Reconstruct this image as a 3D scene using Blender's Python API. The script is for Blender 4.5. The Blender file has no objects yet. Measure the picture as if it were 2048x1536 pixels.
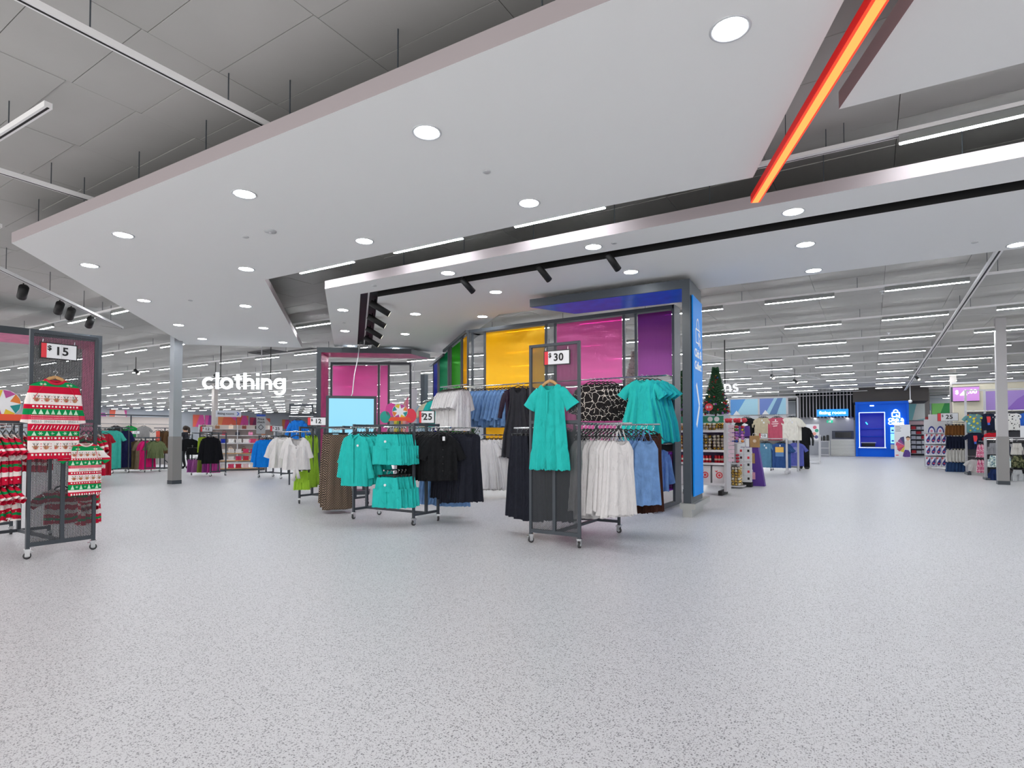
import bpy, math, random
from math import sin, cos, pi, radians, atan2, hypot
from mathutils import Vector, Matrix

# ------------------------------------------------------------------ camera, world, exposure
scene = bpy.context.scene
COL = scene.collection
CAM_Z, FOC, YAW, PITCH = 1.27, 1135.0, radians(32.3), radians(1.4)
cam_data = bpy.data.cameras.new("camera")
cam_data.sensor_width = 36.0
cam_data.lens = 36.0 * FOC / 2048.0
cam_data.shift_y = (873.0 - FOC * math.tan(PITCH) - 768.0) / 2048.0
cam_data.clip_start, cam_data.clip_end = 0.05, 300.0
cam = bpy.data.objects.new("camera", cam_data)
cam.location = (0, 0, CAM_Z)
cam.rotation_euler = (radians(90) + PITCH, 0, YAW)
COL.objects.link(cam)
scene.camera = cam

world = bpy.data.worlds.new("store_beyond")
scene.world = world
world.use_nodes = True
world.node_tree.nodes["Background"].inputs[0].default_value = (1.0, 0.985, 0.97, 1)
world.node_tree.nodes["Background"].inputs[1].default_value = 2.0
scene.view_settings.view_transform = 'Standard'
scene.view_settings.look = 'None'
scene.view_settings.exposure = 0.06
scene.view_settings.gamma = 1.0
scene.view_settings.use_curve_mapping = False
scene.cycles.max_bounces = 7
scene.cycles.diffuse_bounces = 4
scene.cycles.glossy_bounces = 3
scene.cycles.transmission_bounces = 4
scene.cycles.transparent_max_bounces = 10

TUBE_POWER, DOWNLIGHT_POWER, SPOT_POWER = 108.0, 60.0, 60.0

R = random.Random(11)

# ------------------------------------------------------------------ view helper (only to pick the nearest pieces and to name rows)
_F = Vector((-sin(YAW) * cos(PITCH), cos(YAW) * cos(PITCH), sin(PITCH)))
_RT = Vector((cos(YAW), sin(YAW), 0))
_UP = _RT.cross(_F)
def seen_at(p):
    q = Vector(p) - Vector((0, 0, CAM_Z))
    d = q.dot(_F)
    if d < 0.2: return None
    return 1024 + FOC * q.dot(_RT) / d, 873 - FOC * math.tan(PITCH) - FOC * q.dot(_UP) / d, d
def in_frame(p, m=0):
    s = seen_at(p)
    return s is not None and -m < s[0] < 2048 + m and -m < s[1] < 1536 + m

# ------------------------------------------------------------------ materials
MATS = {}
def srgb(c):
    if isinstance(c, str):
        c = c.lstrip('#'); c = [int(c[i:i+2], 16) / 255 for i in (0, 2, 4)]
    return tuple(x / 12.92 if x <= .04045 else ((x + .055) / 1.055) ** 2.4 for x in c) + (1,)
def node_mat(name):
    m = bpy.data.materials.new(name); m.use_nodes = True
    nt = m.node_tree
    return m, nt, nt.nodes["Principled BSDF"]
def mat(name, color='#808080', rough=.5, metal=0., emit=0., emit_color=None, spec=.5, noise=0., nscale=40., bump=0., bscale=60., coat=0., stretch=1., bdist=.02):
    if name in MATS: return MATS[name]
    m, nt, b = node_mat(name)
    b.inputs['Base Color'].default_value = srgb(color)
    b.inputs['Roughness'].default_value = rough
    b.inputs['Metallic'].default_value = metal
    b.inputs['Specular IOR Level'].default_value = spec
    b.inputs['Coat Weight'].default_value = coat
    if emit:
        b.inputs['Emission Color'].default_value = srgb(emit_color or color)
        b.inputs['Emission Strength'].default_value = emit
    L = nt.links
    if noise or bump:
        tc = nt.nodes.new('ShaderNodeTexCoord')
    if noise:
        n = nt.nodes.new('ShaderNodeTexNoise'); n.inputs['Scale'].default_value = nscale; n.inputs['Detail'].default_value = 3
        L.new(tc.outputs['Object'], n.inputs['Vector'])
        mx = nt.nodes.new('ShaderNodeMix'); mx.data_type = 'RGBA'
        c = srgb(color)
        mx.inputs['A'].default_value = tuple(max(0, x * (1 - noise)) for x in c[:3]) + (1,)
        mx.inputs['B'].default_value = tuple(min(1, x * (1 + noise)) for x in c[:3]) + (1,)
        L.new(n.outputs['Fac'], mx.inputs['Factor']); L.new(mx.outputs['Result'], b.inputs['Base Color'])
    if bump:
        n2 = nt.nodes.new('ShaderNodeTexNoise'); n2.inputs['Scale'].default_value = bscale; n2.inputs['Detail'].default_value = 5
        n2.inputs['Distortion'].default_value = .6
        mp = nt.nodes.new('ShaderNodeMapping'); mp.inputs['Scale'].default_value = (1, 1, stretch)
        oi = nt.nodes.new('ShaderNodeObjectInfo'); va = nt.nodes.new('ShaderNodeVectorMath'); sc_ = nt.nodes.new('ShaderNodeVectorMath'); sc_.operation = 'SCALE'; sc_.inputs['Scale'].default_value = 3.7
        L.new(oi.outputs['Location'], sc_.inputs[0]); L.new(tc.outputs['Object'], va.inputs[0]); L.new(sc_.outputs[0], va.inputs[1])
        L.new(va.outputs[0], mp.inputs[0]); L.new(mp.outputs[0], n2.inputs['Vector'])
        bp = nt.nodes.new('ShaderNodeBump'); bp.inputs['Strength'].default_value = bump; bp.inputs['Distance'].default_value = bdist
        L.new(n2.outputs['Fac'], bp.inputs['Height']); L.new(bp.outputs['Normal'], b.inputs['Normal'])
    MATS[name] = m
    return m
def fabric(color, name=None, noise=.14, nscale=9., bump=.9, bscale=11., rough=.85):
    name = name or 'fabric_' + color.lstrip('#')
    return mat(name, color, rough=rough, spec=.2, noise=noise, nscale=nscale, bump=bump, bscale=bscale, stretch=.45, bdist=.05)
class NT:
    """small helper to wire node maths"""
    def __init__(s, nt): s.nt = nt
    def n(s, t, **k):
        x = s.nt.nodes.new(t)
        for a, v in k.items(): setattr(x, a, v)
        return x
    def m(s, op, a, b=None, c=None):
        x = s.nt.nodes.new('ShaderNodeMath'); x.operation = op
        for i, v in enumerate((a, b, c)):
            if v is None: continue
            if isinstance(v, (int, float)): x.inputs[i].default_value = v
            else: s.nt.links.new(v, x.inputs[i])
        return x.outputs[0]
    def mix(s, f, a, b):
        x = s.nt.nodes.new('ShaderNodeMix'); x.data_type = 'RGBA'
        for k, v in (('Factor', f), ('A', a), ('B', b)):
            if isinstance(v, (int, float)): x.inputs[k].default_value = v
            elif isinstance(v, tuple): x.inputs[k].default_value = v
            else: s.nt.links.new(v, x.inputs[k])
        return x.outputs['Result']

def floor_material():
    m, nt, b = node_mat('floor_terrazzo_vinyl'); t = NT(nt); L = nt.links
    tc = t.n('ShaderNodeTexCoord').outputs['Object']
    base = srgb('#c9c8cb')
    col = base
    for sc, thr, rad, c1, c2 in ((165, .50, .42, '#7f7d82', '#a5a2a7'), (95, .68, .40, '#67656a', '#929095')):
        v = t.n('ShaderNodeTexVoronoi'); v.inputs['Scale'].default_value = sc; v.inputs['Randomness'].default_value = 1
        L.new(tc, v.inputs['Vector'])
        sp = t.n('ShaderNodeSeparateColor'); L.new(v.outputs['Color'], sp.inputs[0])
        f = t.m('MULTIPLY', t.m('GREATER_THAN', sp.outputs[0], thr), t.m('LESS_THAN', v.outputs['Distance'], rad))
        fleck = t.mix(sp.outputs[1], srgb(c1), srgb(c2))
        col = t.mix(f, col, fleck)
    n = t.n('ShaderNodeTexNoise'); n.inputs['Scale'].default_value = .6; n.inputs['Detail'].default_value = 3; L.new(tc, n.inputs['Vector'])
    col = t.mix(t.m('MULTIPLY', t.m('SUBTRACT', n.outputs['Fac'], .4), .35), col, srgb('#b9b8bd'))
    L.new(col, b.inputs['Base Color'])
    b.inputs['Roughness'].default_value = .42; b.inputs['Specular IOR Level'].default_value = .45
    return m
def ceiling_material():
    m, nt, b = node_mat('ceiling_grey_board'); t = NT(nt); L = nt.links
    tc = t.n('ShaderNodeTexCoord').outputs['Object']
    oi = t.n('ShaderNodeObjectInfo').outputs['Random']
    va = t.n('ShaderNodeVectorMath'); L.new(tc, va.inputs[0]); L.new(t.n('ShaderNodeObjectInfo').outputs['Location'], va.inputs[1]); tc = va.outputs[0]
    n = t.n('ShaderNodeTexNoise'); n.inputs['Scale'].default_value = 1.7; n.inputs['Detail'].default_value = 5; L.new(tc, n.inputs['Vector'])
    n2 = t.n('ShaderNodeTexNoise'); n2.inputs['Scale'].default_value = 160; L.new(tc, n2.inputs['Vector'])
    col = t.mix(n.outputs['Fac'], srgb('#b0afac'), srgb('#bfbebb'))
    col = t.mix(t.m('MULTIPLY', oi, .35), col, srgb('#a9a8a5'))
    col = t.mix(t.m('MULTIPLY', n2.outputs['Fac'], .25), col, srgb('#c4c3c0'))
    L.new(col, b.inputs['Base Color']); b.inputs['Roughness'].default_value = .9; b.inputs['Specular IOR Level'].default_value = .1
    return m
def perforated(pitch=.011, color='#34383d'):
    m, nt, b = node_mat('perforated_steel'); t = NT(nt); L = nt.links
    tc = t.n('ShaderNodeTexCoord').outputs['Object']
    # the sheets stand upright: x + y runs along the sheet, z up it
    s = t.n('ShaderNodeSeparateXYZ'); L.new(tc, s.inputs[0])
    h = t.m('ADD', s.outputs[0], s.outputs[1]); k = 2 * pi / pitch
    w = None
    for a in (0, pi / 3, 2 * pi / 3):
        c = t.m('COSINE', t.m('ADD', t.m('MULTIPLY', h, k * cos(a)), t.m('MULTIPLY', s.outputs[2], k * sin(a))))
        w = c if w is None else t.m('ADD', w, c)
    hole = t.m('GREATER_THAN', w, -.5)
    b.inputs['Base Color'].default_value = srgb(color); b.inputs['Roughness'].default_value = .5
    tr = t.n('ShaderNodeBsdfTransparent'); mx = t.n('ShaderNodeMixShader')
    L.new(hole, mx.inputs[0]); L.new(b.outputs[0], mx.inputs[1]); L.new(tr.outputs[0], mx.inputs[2])
    L.new(mx.outputs[0], nt.nodes['Material Output'].inputs[0])
    return m
def polycarbonate(name, color, deep):
    if name in MATS: return MATS[name]
    m, nt, b = node_mat(name); t = NT(nt); L = nt.links
    tc = t.n('ShaderNodeTexCoord').outputs['Object']
    s = t.n('ShaderNodeSeparateXYZ'); L.new(tc, s.inputs[0])
    h = t.m('ADD', s.outputs[0], t.m('MULTIPLY', s.outputs[1], .35))
    flute = t.m('SINE', t.m('MULTIPLY', h, 2 * pi / .016))
    bp = t.n('ShaderNodeBump'); bp.inputs['Strength'].default_value = .9; bp.inputs['Distance'].default_value = .0011
    L.new(flute, bp.inputs['Height'])
    tl = t.n('ShaderNodeBsdfTranslucent'); tl.inputs[0].default_value = srgb(color)
    df = t.n('ShaderNodeBsdfDiffuse'); df.inputs[0].default_value = srgb(color)
    tp = t.n('ShaderNodeBsdfTransparent'); tp.inputs[0].default_value = srgb(deep)
    gl = t.n('ShaderNodeBsdfGlossy'); gl.inputs['Roughness'].default_value = .14; L.new(bp.outputs[0], gl.inputs['Normal'])
    gl.inputs[0].default_value = tuple(.08 + .92 * x for x in srgb(color)[:3]) + (1,)
    a = t.n('ShaderNodeMixShader'); a.inputs[0].default_value = .3; L.new(tl.outputs[0], a.inputs[1]); L.new(df.outputs[0], a.inputs[2])
    c = t.n('ShaderNodeMixShader'); c.inputs[0].default_value = .22; L.new(a.outputs[0], c.inputs[1]); L.new(tp.outputs[0], c.inputs[2])
    d = t.n('ShaderNodeMixShader'); d.inputs[0].default_value = .28; L.new(c.outputs[0], d.inputs[1]); L.new(gl.outputs[0], d.inputs[2])
    L.new(d.outputs[0], nt.nodes['Material Output'].inputs[0])
    MATS[name] = m
    return m
RED, GRN, CRM, PNK = '#c8173a', '#0f8f4f', '#efe6e2', '#e8506a'
def band_material(name, bands, period, warp=.0):
    """knit bands by height: bands = [(fraction, colour)]"""
    if name in MATS: return MATS[name]
    m, nt, b = node_mat(name); t = NT(nt); L = nt.links
    tc = t.n('ShaderNodeTexCoord').outputs['Object']
    s = t.n('ShaderNodeSeparateXYZ'); L.new(tc, s.inputs[0])
    z = t.m('MULTIPLY', s.outputs[2], -1.0)
    if warp:
        n = t.n('ShaderNodeTexNoise'); n.inputs['Scale'].default_value = 6; L.new(tc, n.inputs['Vector'])
        z = t.m('ADD', z, t.m('MULTIPLY', n.outputs['Fac'], warp))
    f = t.m('FRACT', t.m('DIVIDE', z, period))
    rp = t.n('ShaderNodeValToRGB'); cr = rp.color_ramp; cr.interpolation = 'CONSTANT'
    while len(cr.elements) > 1: cr.elements.remove(cr.elements[-1])
    cr.elements[0].position = bands[0][0]; cr.elements[0].color = srgb(bands[0][1])
    for p, c in bands[1:]:
        e = cr.elements.new(p); e.color = srgb(c)
    L.new(f, rp.inputs[0])
    # small knitted motifs between the bands
    v = t.n('ShaderNodeTexVoronoi'); v.inputs['Scale'].default_value = 42; v.inputs['Randomness'].default_value = .15; L.new(tc, v.inputs['Vector'])
    sp = t.n('ShaderNodeSeparateColor'); L.new(v.outputs['Color'], sp.inputs[0])
    dot = t.m('MULTIPLY', t.m('LESS_THAN', v.outputs['Distance'], .28), t.m('GREATER_THAN', sp.outputs[0], .55 if warp else 2))
    col = t.mix(dot, rp.outputs[0], t.mix(t.m('GREATER_THAN', sp.outputs[1], .5), srgb('#e9d9d4'), srgb('#7d2030')))
    L.new(col, b.inputs['Base Color']); b.inputs['Roughness'].default_value = .9; b.inputs['Specular IOR Level'].default_value = .15
    n2 = t.n('ShaderNodeTexNoise'); n2.inputs['Scale'].default_value = 22; L.new(tc, n2.inputs['Vector'])
    bp = t.n('ShaderNodeBump'); bp.inputs['Strength'].default_value = .25; bp.inputs['Distance'].default_value = .01
    L.new(n2.outputs['Fac'], bp.inputs['Height']); L.new(bp.outputs[0], b.inputs['Normal'])
    MATS[name] = m
    return m
def print_material(name, base, ink, kind, scale=40., thr=.3):
    if name in MATS: return MATS[name]
    m, nt, b = node_mat(name); t = NT(nt); L = nt.links
    tc = t.n('ShaderNodeTexCoord').outputs['Object']
    if kind == 'lattice':
        s = t.n('ShaderNodeSeparateXYZ'); L.new(tc, s.inputs[0])
        f = t.m('MULTIPLY', t.m('SINE', t.m('MULTIPLY', s.outputs[0], scale * 6)), t.m('SINE', t.m('MULTIPLY', s.outputs[2], scale * 4)))
        f = t.m('GREATER_THAN', f, thr)
        col = t.mix(f, srgb(base), srgb(ink))
    elif kind == 'loops':
        wn = t.n('ShaderNodeTexNoise'); wn.inputs['Scale'].default_value = 6; L.new(tc, wn.inputs['Vector'])
        wv = t.n('ShaderNodeVectorMath'); wv.operation = 'MULTIPLY_ADD'; wv.inputs[1].default_value = (.1, .1, .1); L.new(wn.outputs['Color'], wv.inputs[0]); L.new(tc, wv.inputs[2])
        v = t.n('ShaderNodeTexVoronoi'); v.feature = 'DISTANCE_TO_EDGE'; v.inputs['Scale'].default_value = scale; L.new(wv.outputs[0], v.inputs['Vector'])
        f = t.m('LESS_THAN', v.outputs['Distance'], thr)
        col = t.mix(f, srgb(base), srgb(ink))
    else:
        v = t.n('ShaderNodeTexVoronoi'); v.inputs['Scale'].default_value = scale; L.new(tc, v.inputs['Vector'])
        sp = t.n('ShaderNodeSeparateColor'); L.new(v.outputs['Color'], sp.inputs[0])
        rp = t.n('ShaderNodeValToRGB'); cr = rp.color_ramp; cr.interpolation = 'CONSTANT'
        cr.elements[0].color = srgb(ink[0]); cr.elements[1].position = .99; cr.elements[1].color = srgb(ink[-1])
        for i, c in enumerate(ink[1:], 1):
            e = cr.elements.new(i / len(ink)); e.color = srgb(c)
        L.new(sp.outputs[0], rp.inputs[0])
        f = t.m('LESS_THAN', v.outputs['Distance'], thr)
        col = t.mix(f, srgb(base), rp.outputs[0])
    L.new(col, b.inputs['Base Color']); b.inputs['Roughness'].default_value = .85; b.inputs['Specular IOR Level'].default_value = .15
    MATS[name] = m
    return m

M_FLOOR = floor_material()
M_CEIL = ceiling_material()
M_PERF = perforated()
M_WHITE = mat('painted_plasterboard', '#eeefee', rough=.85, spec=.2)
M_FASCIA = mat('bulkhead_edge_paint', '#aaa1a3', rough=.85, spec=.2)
M_BLACK = mat('matt_black', '#0c0d0f', rough=.6)
M_DARK = mat('graphite_powder_coat', '#40464d', rough=.45, spec=.4)
M_STEEL = mat('brushed_steel', '#b9bab6', rough=.35, metal=.8)
M_CHROME = mat('chrome', '#d5d7d9', rough=.18, metal=1.)
M_RUBBER = mat('grey_rubber', '#3c3d3f', rough=.7)
M_RAILW = mat('white_rail', '#f0efef', rough=.5)
M_HOUSE = mat('light_housing', '#8d908e', rough=.5)
M_TUBE = mat('lit_tube', '#ffffff', emit=TUBE_POWER, emit_color='#f6fbff')
M_DISC = mat('lit_downlight', '#ffffff', emit=DOWNLIGHT_POWER, emit_color='#f7fbff')
M_COLUMN = mat('column_cladding', '#a9adb3', rough=.35, metal=.35)
M_COLUMN2 = mat('column_paint', '#a39c98', rough=.6)
M_PAPER = mat('white_card', '#e6e7ea', rough=.6)
M_INK = mat('black_ink', '#1a1a1c', rough=.7)
M_REDCARD = mat('red_card', '#e23a45', rough=.6)
M_WOOD = mat('beech_wood', '#c79a63', rough=.5, noise=.2, nscale=18)
M_PLASTIC = mat('black_plastic', '#141517', rough=.4)
M_GREYFIX = mat('light_grey_fixture', '#c3c2c6', rough=.5)
M_BLUE = mat('click_blue', '#0092f5', rough=.55, spec=.2)
M_SIGNWHITE = mat('lit_white_letter', '#ffffff', emit=1.7, emit_color='#eef6ff')

# ------------------------------------------------------------------ mesh building
class MB:
    def __init__(s): s.v, s.f, s.m = [], [], []
    def add(s, verts, faces, mi=0):
        o = len(s.v); s.v += [tuple(x) for x in verts]
        for f in faces: s.f.append(tuple(i + o for i in f)); s.m.append(mi)
        return s
    def box(s, x0, x1, y0, y1, z0, z1, mi=0):
        return s.add([(x0,y0,z0),(x1,y0,z0),(x1,y1,z0),(x0,y1,z0),(x0,y0,z1),(x1,y0,z1),(x1,y1,z1),(x0,y1,z1)],
                     [(0,3,2,1),(4,5,6,7),(0,1,5,4),(1,2,6,5),(2,3,7,6),(3,0,4,7)], mi)
    def bar(s, a, b, w, h=None, mi=0, up=(0, 0, 1)):
        """rectangular bar from a to b"""
        h = h or w; a, b = Vector(a), Vector(b); d = (b - a).normalized(); u = Vector(up)
        if abs(d.dot(u)) > .99: u = Vector((0, 1, 0))
        r = d.cross(u).normalized() * (w / 2); u = r.cross(d).normalized() * (h / 2)
        vs = [p + i * r + j * u for p in (a, b) for i, j in ((-1,-1),(1,-1),(1,1),(-1,1))]
        return s.add(vs, [(0,1,2,3),(7,6,5,4),(0,4,5,1),(1,5,6,2),(2,6,7,3),(3,7,4,0)], mi)
    def tube(s, path, rad, n=8, mi=0, cap=True, flat=1.0):
        path = [Vector(p) for p in path]; o = len(s.v); k = len(path)
        rads = rad if isinstance(rad, (list, tuple)) else [rad] * k
        ref = None
        for i, p in enumerate(path):
            d = (path[min(i+1, k-1)] - path[max(i-1, 0)]).normalized()
            if ref is None: ref = Vector((0, 1, 0)) if abs(d.y) < .9 else Vector((1, 0, 0))
            a = d.cross(ref).normalized(); b = a.cross(d).normalized(); ref = b
            for j in range(n):
                t = 2 * pi * j / n
                s.v.append(tuple(p + (a * cos(t) + b * sin(t) * flat) * rads[i]))
        for i in range(k - 1):
            for j in range(n):
                s.f.append((o+i*n+j, o+i*n+(j+1) % n, o+(i+1)*n+(j+1) % n, o+(i+1)*n+j)); s.m.append(mi)
        if cap:
            s.f.append(tuple(o + j for j in range(n))[::-1]); s.m.append(mi)
            s.f.append(tuple(o + (k-1)*n + j for j in range(n))); s.m.append(mi)
        return s
    def prism(s, poly, z0, z1, mi=0, side=None, top=None):
        n = len(poly); side = mi if side is None else side
        a = sum(poly[i][0]*poly[(i+1) % n][1] - poly[(i+1) % n][0]*poly[i][1] for i in range(n))
        if a < 0: poly = poly[::-1]
        o = len(s.v)
        s.v += [(x, y, z0) for x, y in poly] + [(x, y, z1) for x, y in poly]
        s.f.append(tuple(o + i for i in range(n))[::-1]); s.m.append(mi)
        s.f.append(tuple(o + n + i for i in range(n))); s.m.append(mi if top is None else top)
        for i in range(n):
            j = (i + 1) % n; s.f.append((o+i, o+j, o+n+j, o+n+i)); s.m.append(side)
        return s
    def plate(s, poly, y0, y1, mi=0):
        """polygon in x,z pushed out along y"""
        n = len(poly)
        a = sum(poly[i][0]*poly[(i+1) % n][1] - poly[(i+1) % n][0]*poly[i][1] for i in range(n))
        if a < 0: poly = poly[::-1]
        o = len(s.v)
        s.v += [(x, y0, z) for x, z in poly] + [(x, y1, z) for x, z in poly]
        s.f.append(tuple(o + i for i in range(n))); s.m.append(mi)
        s.f.append(tuple(o + n + i for i in range(n))[::-1]); s.m.append(mi)
        for i in range(n):
            j = (i + 1) % n; s.f.append((o+j, o+i, o+n+i, o+n+j)); s.m.append(mi)
        return s
    def lathe(s, prof, n=16, c=(0, 0, 0), mi=0, cap=True):
        o = len(s.v); k = len(prof)
        for r, z in prof:
            for j in range(n):
                t = 2*pi*j/n; s.v.append((c[0]+r*cos(t), c[1]+r*sin(t), c[2]+z))
        for i in range(k-1):
            for j in range(n):
                s.f.append((o+i*n+j, o+i*n+(j+1) % n, o+(i+1)*n+(j+1) % n, o+(i+1)*n+j)); s.m.append(mi)
        if cap:
            s.f.append(tuple(o+j for j in range(n))[::-1]); s.m.append(mi)
            s.f.append(tuple(o+(k-1)*n+j for j in range(n))); s.m.append(mi)
        return s
    def ball(s, c, r, n=8, m=5, mi=0, sz=1.):
        prof = [(max(1e-4, r*sin(pi*i/m)), -r*sz*cos(pi*i/m)) for i in range(m+1)]
        return s.lathe(prof, n, c, mi, cap=False)
    def mesh(s, name, mats, smooth=False):
        me = bpy.data.meshes.new(name)
        me.from_pydata(s.v, [], s.f)
        for x in (mats if isinstance(mats, (list, tuple)) else [mats]): me.materials.append(x)
        if any(s.m): me.polygons.foreach_set('material_index', s.m)
        if smooth: me.polygons.foreach_set('use_smooth', [True] * len(s.f))
        me.update()
        return me

WM = {}
def link(o, parent=None):
    COL.objects.link(o)
    if parent is not None: o.parent = parent
    return o
def tag(o, label, cat=None, group=None, kind=None):
    if label: o['label'] = label
    if cat: o['category'] = cat
    if group: o['group'] = group
    if kind: o['kind'] = kind
    return o
def thing(name, label, cat, loc=(0, 0, 0), rz=0., group=None, kind=None):
    o = bpy.data.objects.new(name, None); o.empty_display_size = .1
    o.location = loc; o.rotation_euler = (0, 0, rz); link(o)
    WM[o] = Matrix.Translation(loc) @ Matrix.Rotation(rz, 4, 'Z')
    return tag(o, label, cat, group, kind)
def part(name, mb, m, parent, smooth=False, world=False, label=None, kind=None):
    me = mb.mesh(name, m, smooth) if isinstance(mb, MB) else mb
    if world:
        p = parent
        while p.parent: p = p.parent
        me.transform(WM[p].inverted())
    o = bpy.data.objects.new(name, me); link(o, parent)
    if label: o['label'] = label
    if kind: o['kind'] = kind
    return o
def single(name, mb, m, label, cat, loc=(0, 0, 0), rz=0., group=None, kind=None, smooth=False):
    me = mb.mesh(name, m, smooth) if isinstance(mb, MB) else mb
    o = bpy.data.objects.new(name, me); o.location = loc; o.rotation_euler = (0, 0, rz); link(o)
    WM[o] = Matrix.Translation(loc) @ Matrix.Rotation(rz, 4, 'Z')
    return tag(o, label, cat, group, kind)
def copy_tree(o, loc=None, rz=None, label=None, parent=None):
    c = o.copy(); link(c, parent)
    if loc is not None: c.location = loc
    if rz is not None: c.rotation_euler = (0, 0, rz)
    if label: c['label'] = label
    for ch in o.children: copy_tree(ch, parent=c)
    return c
def face(dx, dy): return atan2(dx, -dy)
ORD = ['first', 'second', 'third', 'fourth', 'fifth', 'sixth', 'seventh', 'eighth', 'ninth', 'tenth', 'eleventh', 'twelfth', 'thirteenth',
       'fourteenth', 'fifteenth', 'sixteenth', 'seventeenth', 'eighteenth', 'nineteenth', 'twentieth', 'twenty-first', 'twenty-second', 'twenty-third', 'twenty-fourth', 'twenty-fifth', 'twenty-sixth', 'twenty-seventh', 'twenty-eighth', 'twenty-ninth', 'thirtieth']

def text_mesh(s, size, extrude=.002, bold=0., m=None, align='CENTER', sx=1., spacing=1.):
    cu = bpy.data.curves.new('lettering', 'FONT'); cu.body = s; cu.size = size; cu.extrude = extrude; cu.offset = bold
    cu.align_x = align; cu.align_y = 'CENTER'; cu.resolution_u = 3; cu.space_character = spacing
    o = bpy.data.objects.new('lettering', cu)
    me = bpy.data.meshes.new_from_object(o)
    bpy.data.objects.remove(o); bpy.data.curves.remove(cu)
    me.transform(Matrix.Rotation(radians(90), 4, 'X') @ Matrix.Diagonal((sx, 1, 1, 1)))
    me.materials.clear(); me.materials.append(m or M_INK)
    return me
def lettering(s, parent, x, y, z, size, m=None, bold=0., extrude=.002, align='CENTER', sx=1., name='lettering', rz=0., spacing=1.):
    me = text_mesh(s, size, extrude, bold, m, align, sx, spacing)
    me.transform(Matrix.Translation((x, y, z)) @ Matrix.Rotation(rz, 4, 'Z'))
    return part(name, me, None, parent)

# ------------------------------------------------------------------ the room: floor, ceiling, walls
CEIL, LOW = 4.42, 3.85
X0, X1, Y0, Y1 = -67.0, 14.0, -10.0, 56.0
single('floor', MB().box(X0, X1, -5, Y1, -.1, 0), M_FLOOR, 'pale grey vinyl floor flecked with darker grey chips', 'floor', kind='structure')
ceiling = single('ceiling', MB().box(X0, X1, -.4, Y1, CEIL + .03, CEIL + .13), mat('ceiling_void', '#2a2a2a', rough=.9),
                 'high grey board ceiling with open joints', 'ceiling', kind='structure')

B1 = [(-9.66, 2.78), (.17, 3.15), (-.96, 6.01), (-2.46, 5.89), (-8.41, 5.68), (-13.94, 10.63), (-16.22, 8.51), (-15.5, 7.9)]
B2_OUT = [(-8.04, 6.59), (8, 7.12), (8, 7.78), (-7.78, 7.17), (-12.58, 11.48), (-12.94, 10.95)]
B2_IN = [(-7.67, 7.49), (8, 8.05), (8, 10.48), (-6.62, 9.95), (-11.08, 13.68), (-12.35, 11.82)]
B3 = [(-.18, 5.11), (.58, 3.24), (8, 3.5), (8, 5.4)]
def inside(p, poly):
    x, y = p; r = False
    for i in range(len(poly)):
        (ax, ay), (bx, by) = poly[i], poly[i-1]
        if (ay > y) != (by > y) and x < (bx-ax)*(y-ay)/(by-ay)+ax: r = not r
    return r
def over_bulkhead(x, y): return any(inside((x, y), q) for q in (B1, B2_OUT, B2_IN, B3))
def hidden_by_bulkhead(p):
    k = (LOW - CAM_Z) / (p[2] - CAM_Z)
    return over_bulkhead(p[0]*k, p[1]*k)

TX, TY = 1.25, .57
tiles = []
for i in range(-49, 14):
    for j in range(-12, 90):
        cx, cy = -5.98 + TX*(i+.5), 2.2 + TY*(j+.5) 
        cy += .036 * min(0, cx + 3)
        if not in_frame((cx, cy, CEIL), 500) or cx < X0 + .7: continue
        d = hypot(cx, cy)
        tiles.append((d + (200 if hidden_by_bulkhead((cx, cy, CEIL)) or not in_frame((cx, cy, CEIL), 60) else 0), cx, cy))
tiles.sort()
tile_me = MB().box(-TX/2+.003, TX/2-.003, -TY/2+.003, TY/2-.003, 0, .03).mesh('tile', M_CEIL)
far_tiles = MB()
for k, (d, cx, cy) in enumerate(tiles):
    if k < 290:
        o = bpy.data.objects.new('tile', tile_me); o.location = (cx, cy, CEIL + R.uniform(-.004, .004)); link(o, ceiling)
    else:
        far_tiles.box(cx-TX/2+.003, cx+TX/2-.003, cy-TY/2+.003, cy+TY/2-.003, CEIL, CEIL+.03)
part('far_tile', far_tiles, M_CEIL, ceiling, kind='stuff')

M_WALL = mat('wall_paint', '#b9bec6', rough=.8)
M_WALLG = mat('grey_wall_paint', '#a3a5ab', rough=.8)
M_CREAM = mat('lit_cream_wall', '#e9e3cf', rough=.8)
for nm, q, lab in (('wall_left', (X0-.2, X0, Y0, Y1), 'pale blue-grey wall far across the clothing department'),
                   ('wall_back', (X0, X1, Y1, Y1+.2), 'pale wall closing the far end of the store'),
                   ('wall_right', (X1, X1+.2, 8, Y1), 'pale wall beyond the kids clothing racks')):
    single(nm, MB().box(*q, 0, CEIL+.03), M_WALL, lab, 'wall', kind='structure')

# ------------------------------------------------------------------ bulkheads
def bulkhead(label, polys):
    t = thing('ceiling_bulkhead', label, 'bulkhead', (polys[0][0][0], polys[0][0][1], LOW), kind='structure')
    for p in polys:
        part('panel', MB().prism(p, LOW, LOW+.14, 0, 1, 2), [M_WHITE, M_FASCIA, mat('low_bounce_top', '#161514', .9)], t, world=True)  # unseen top face set near black to keep bounce off the ceiling
    return t
b1 = bulkhead('large white dropped ceiling panel nearest the camera with a diagonal notch', [B1])
b2 = bulkhead('white dropped ceiling panel split by a black spotlight slot', [B2_OUT, B2_IN])
b3 = bulkhead('white dropped ceiling panel cut off by the top right corner', [B3])
slot = MB().prism([(-7.78, 7.17), (8, 7.78), (8, 8.05), (-7.67, 7.49)], LOW+.1, LOW+.13).prism([(-7.78, 7.17), (-7.67, 7.49), (-12.35, 11.82), (-12.58, 11.48)], LOW+.1, LOW+.13)
part('slot_lining', slot, M_BLACK, b2, world=True)
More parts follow.
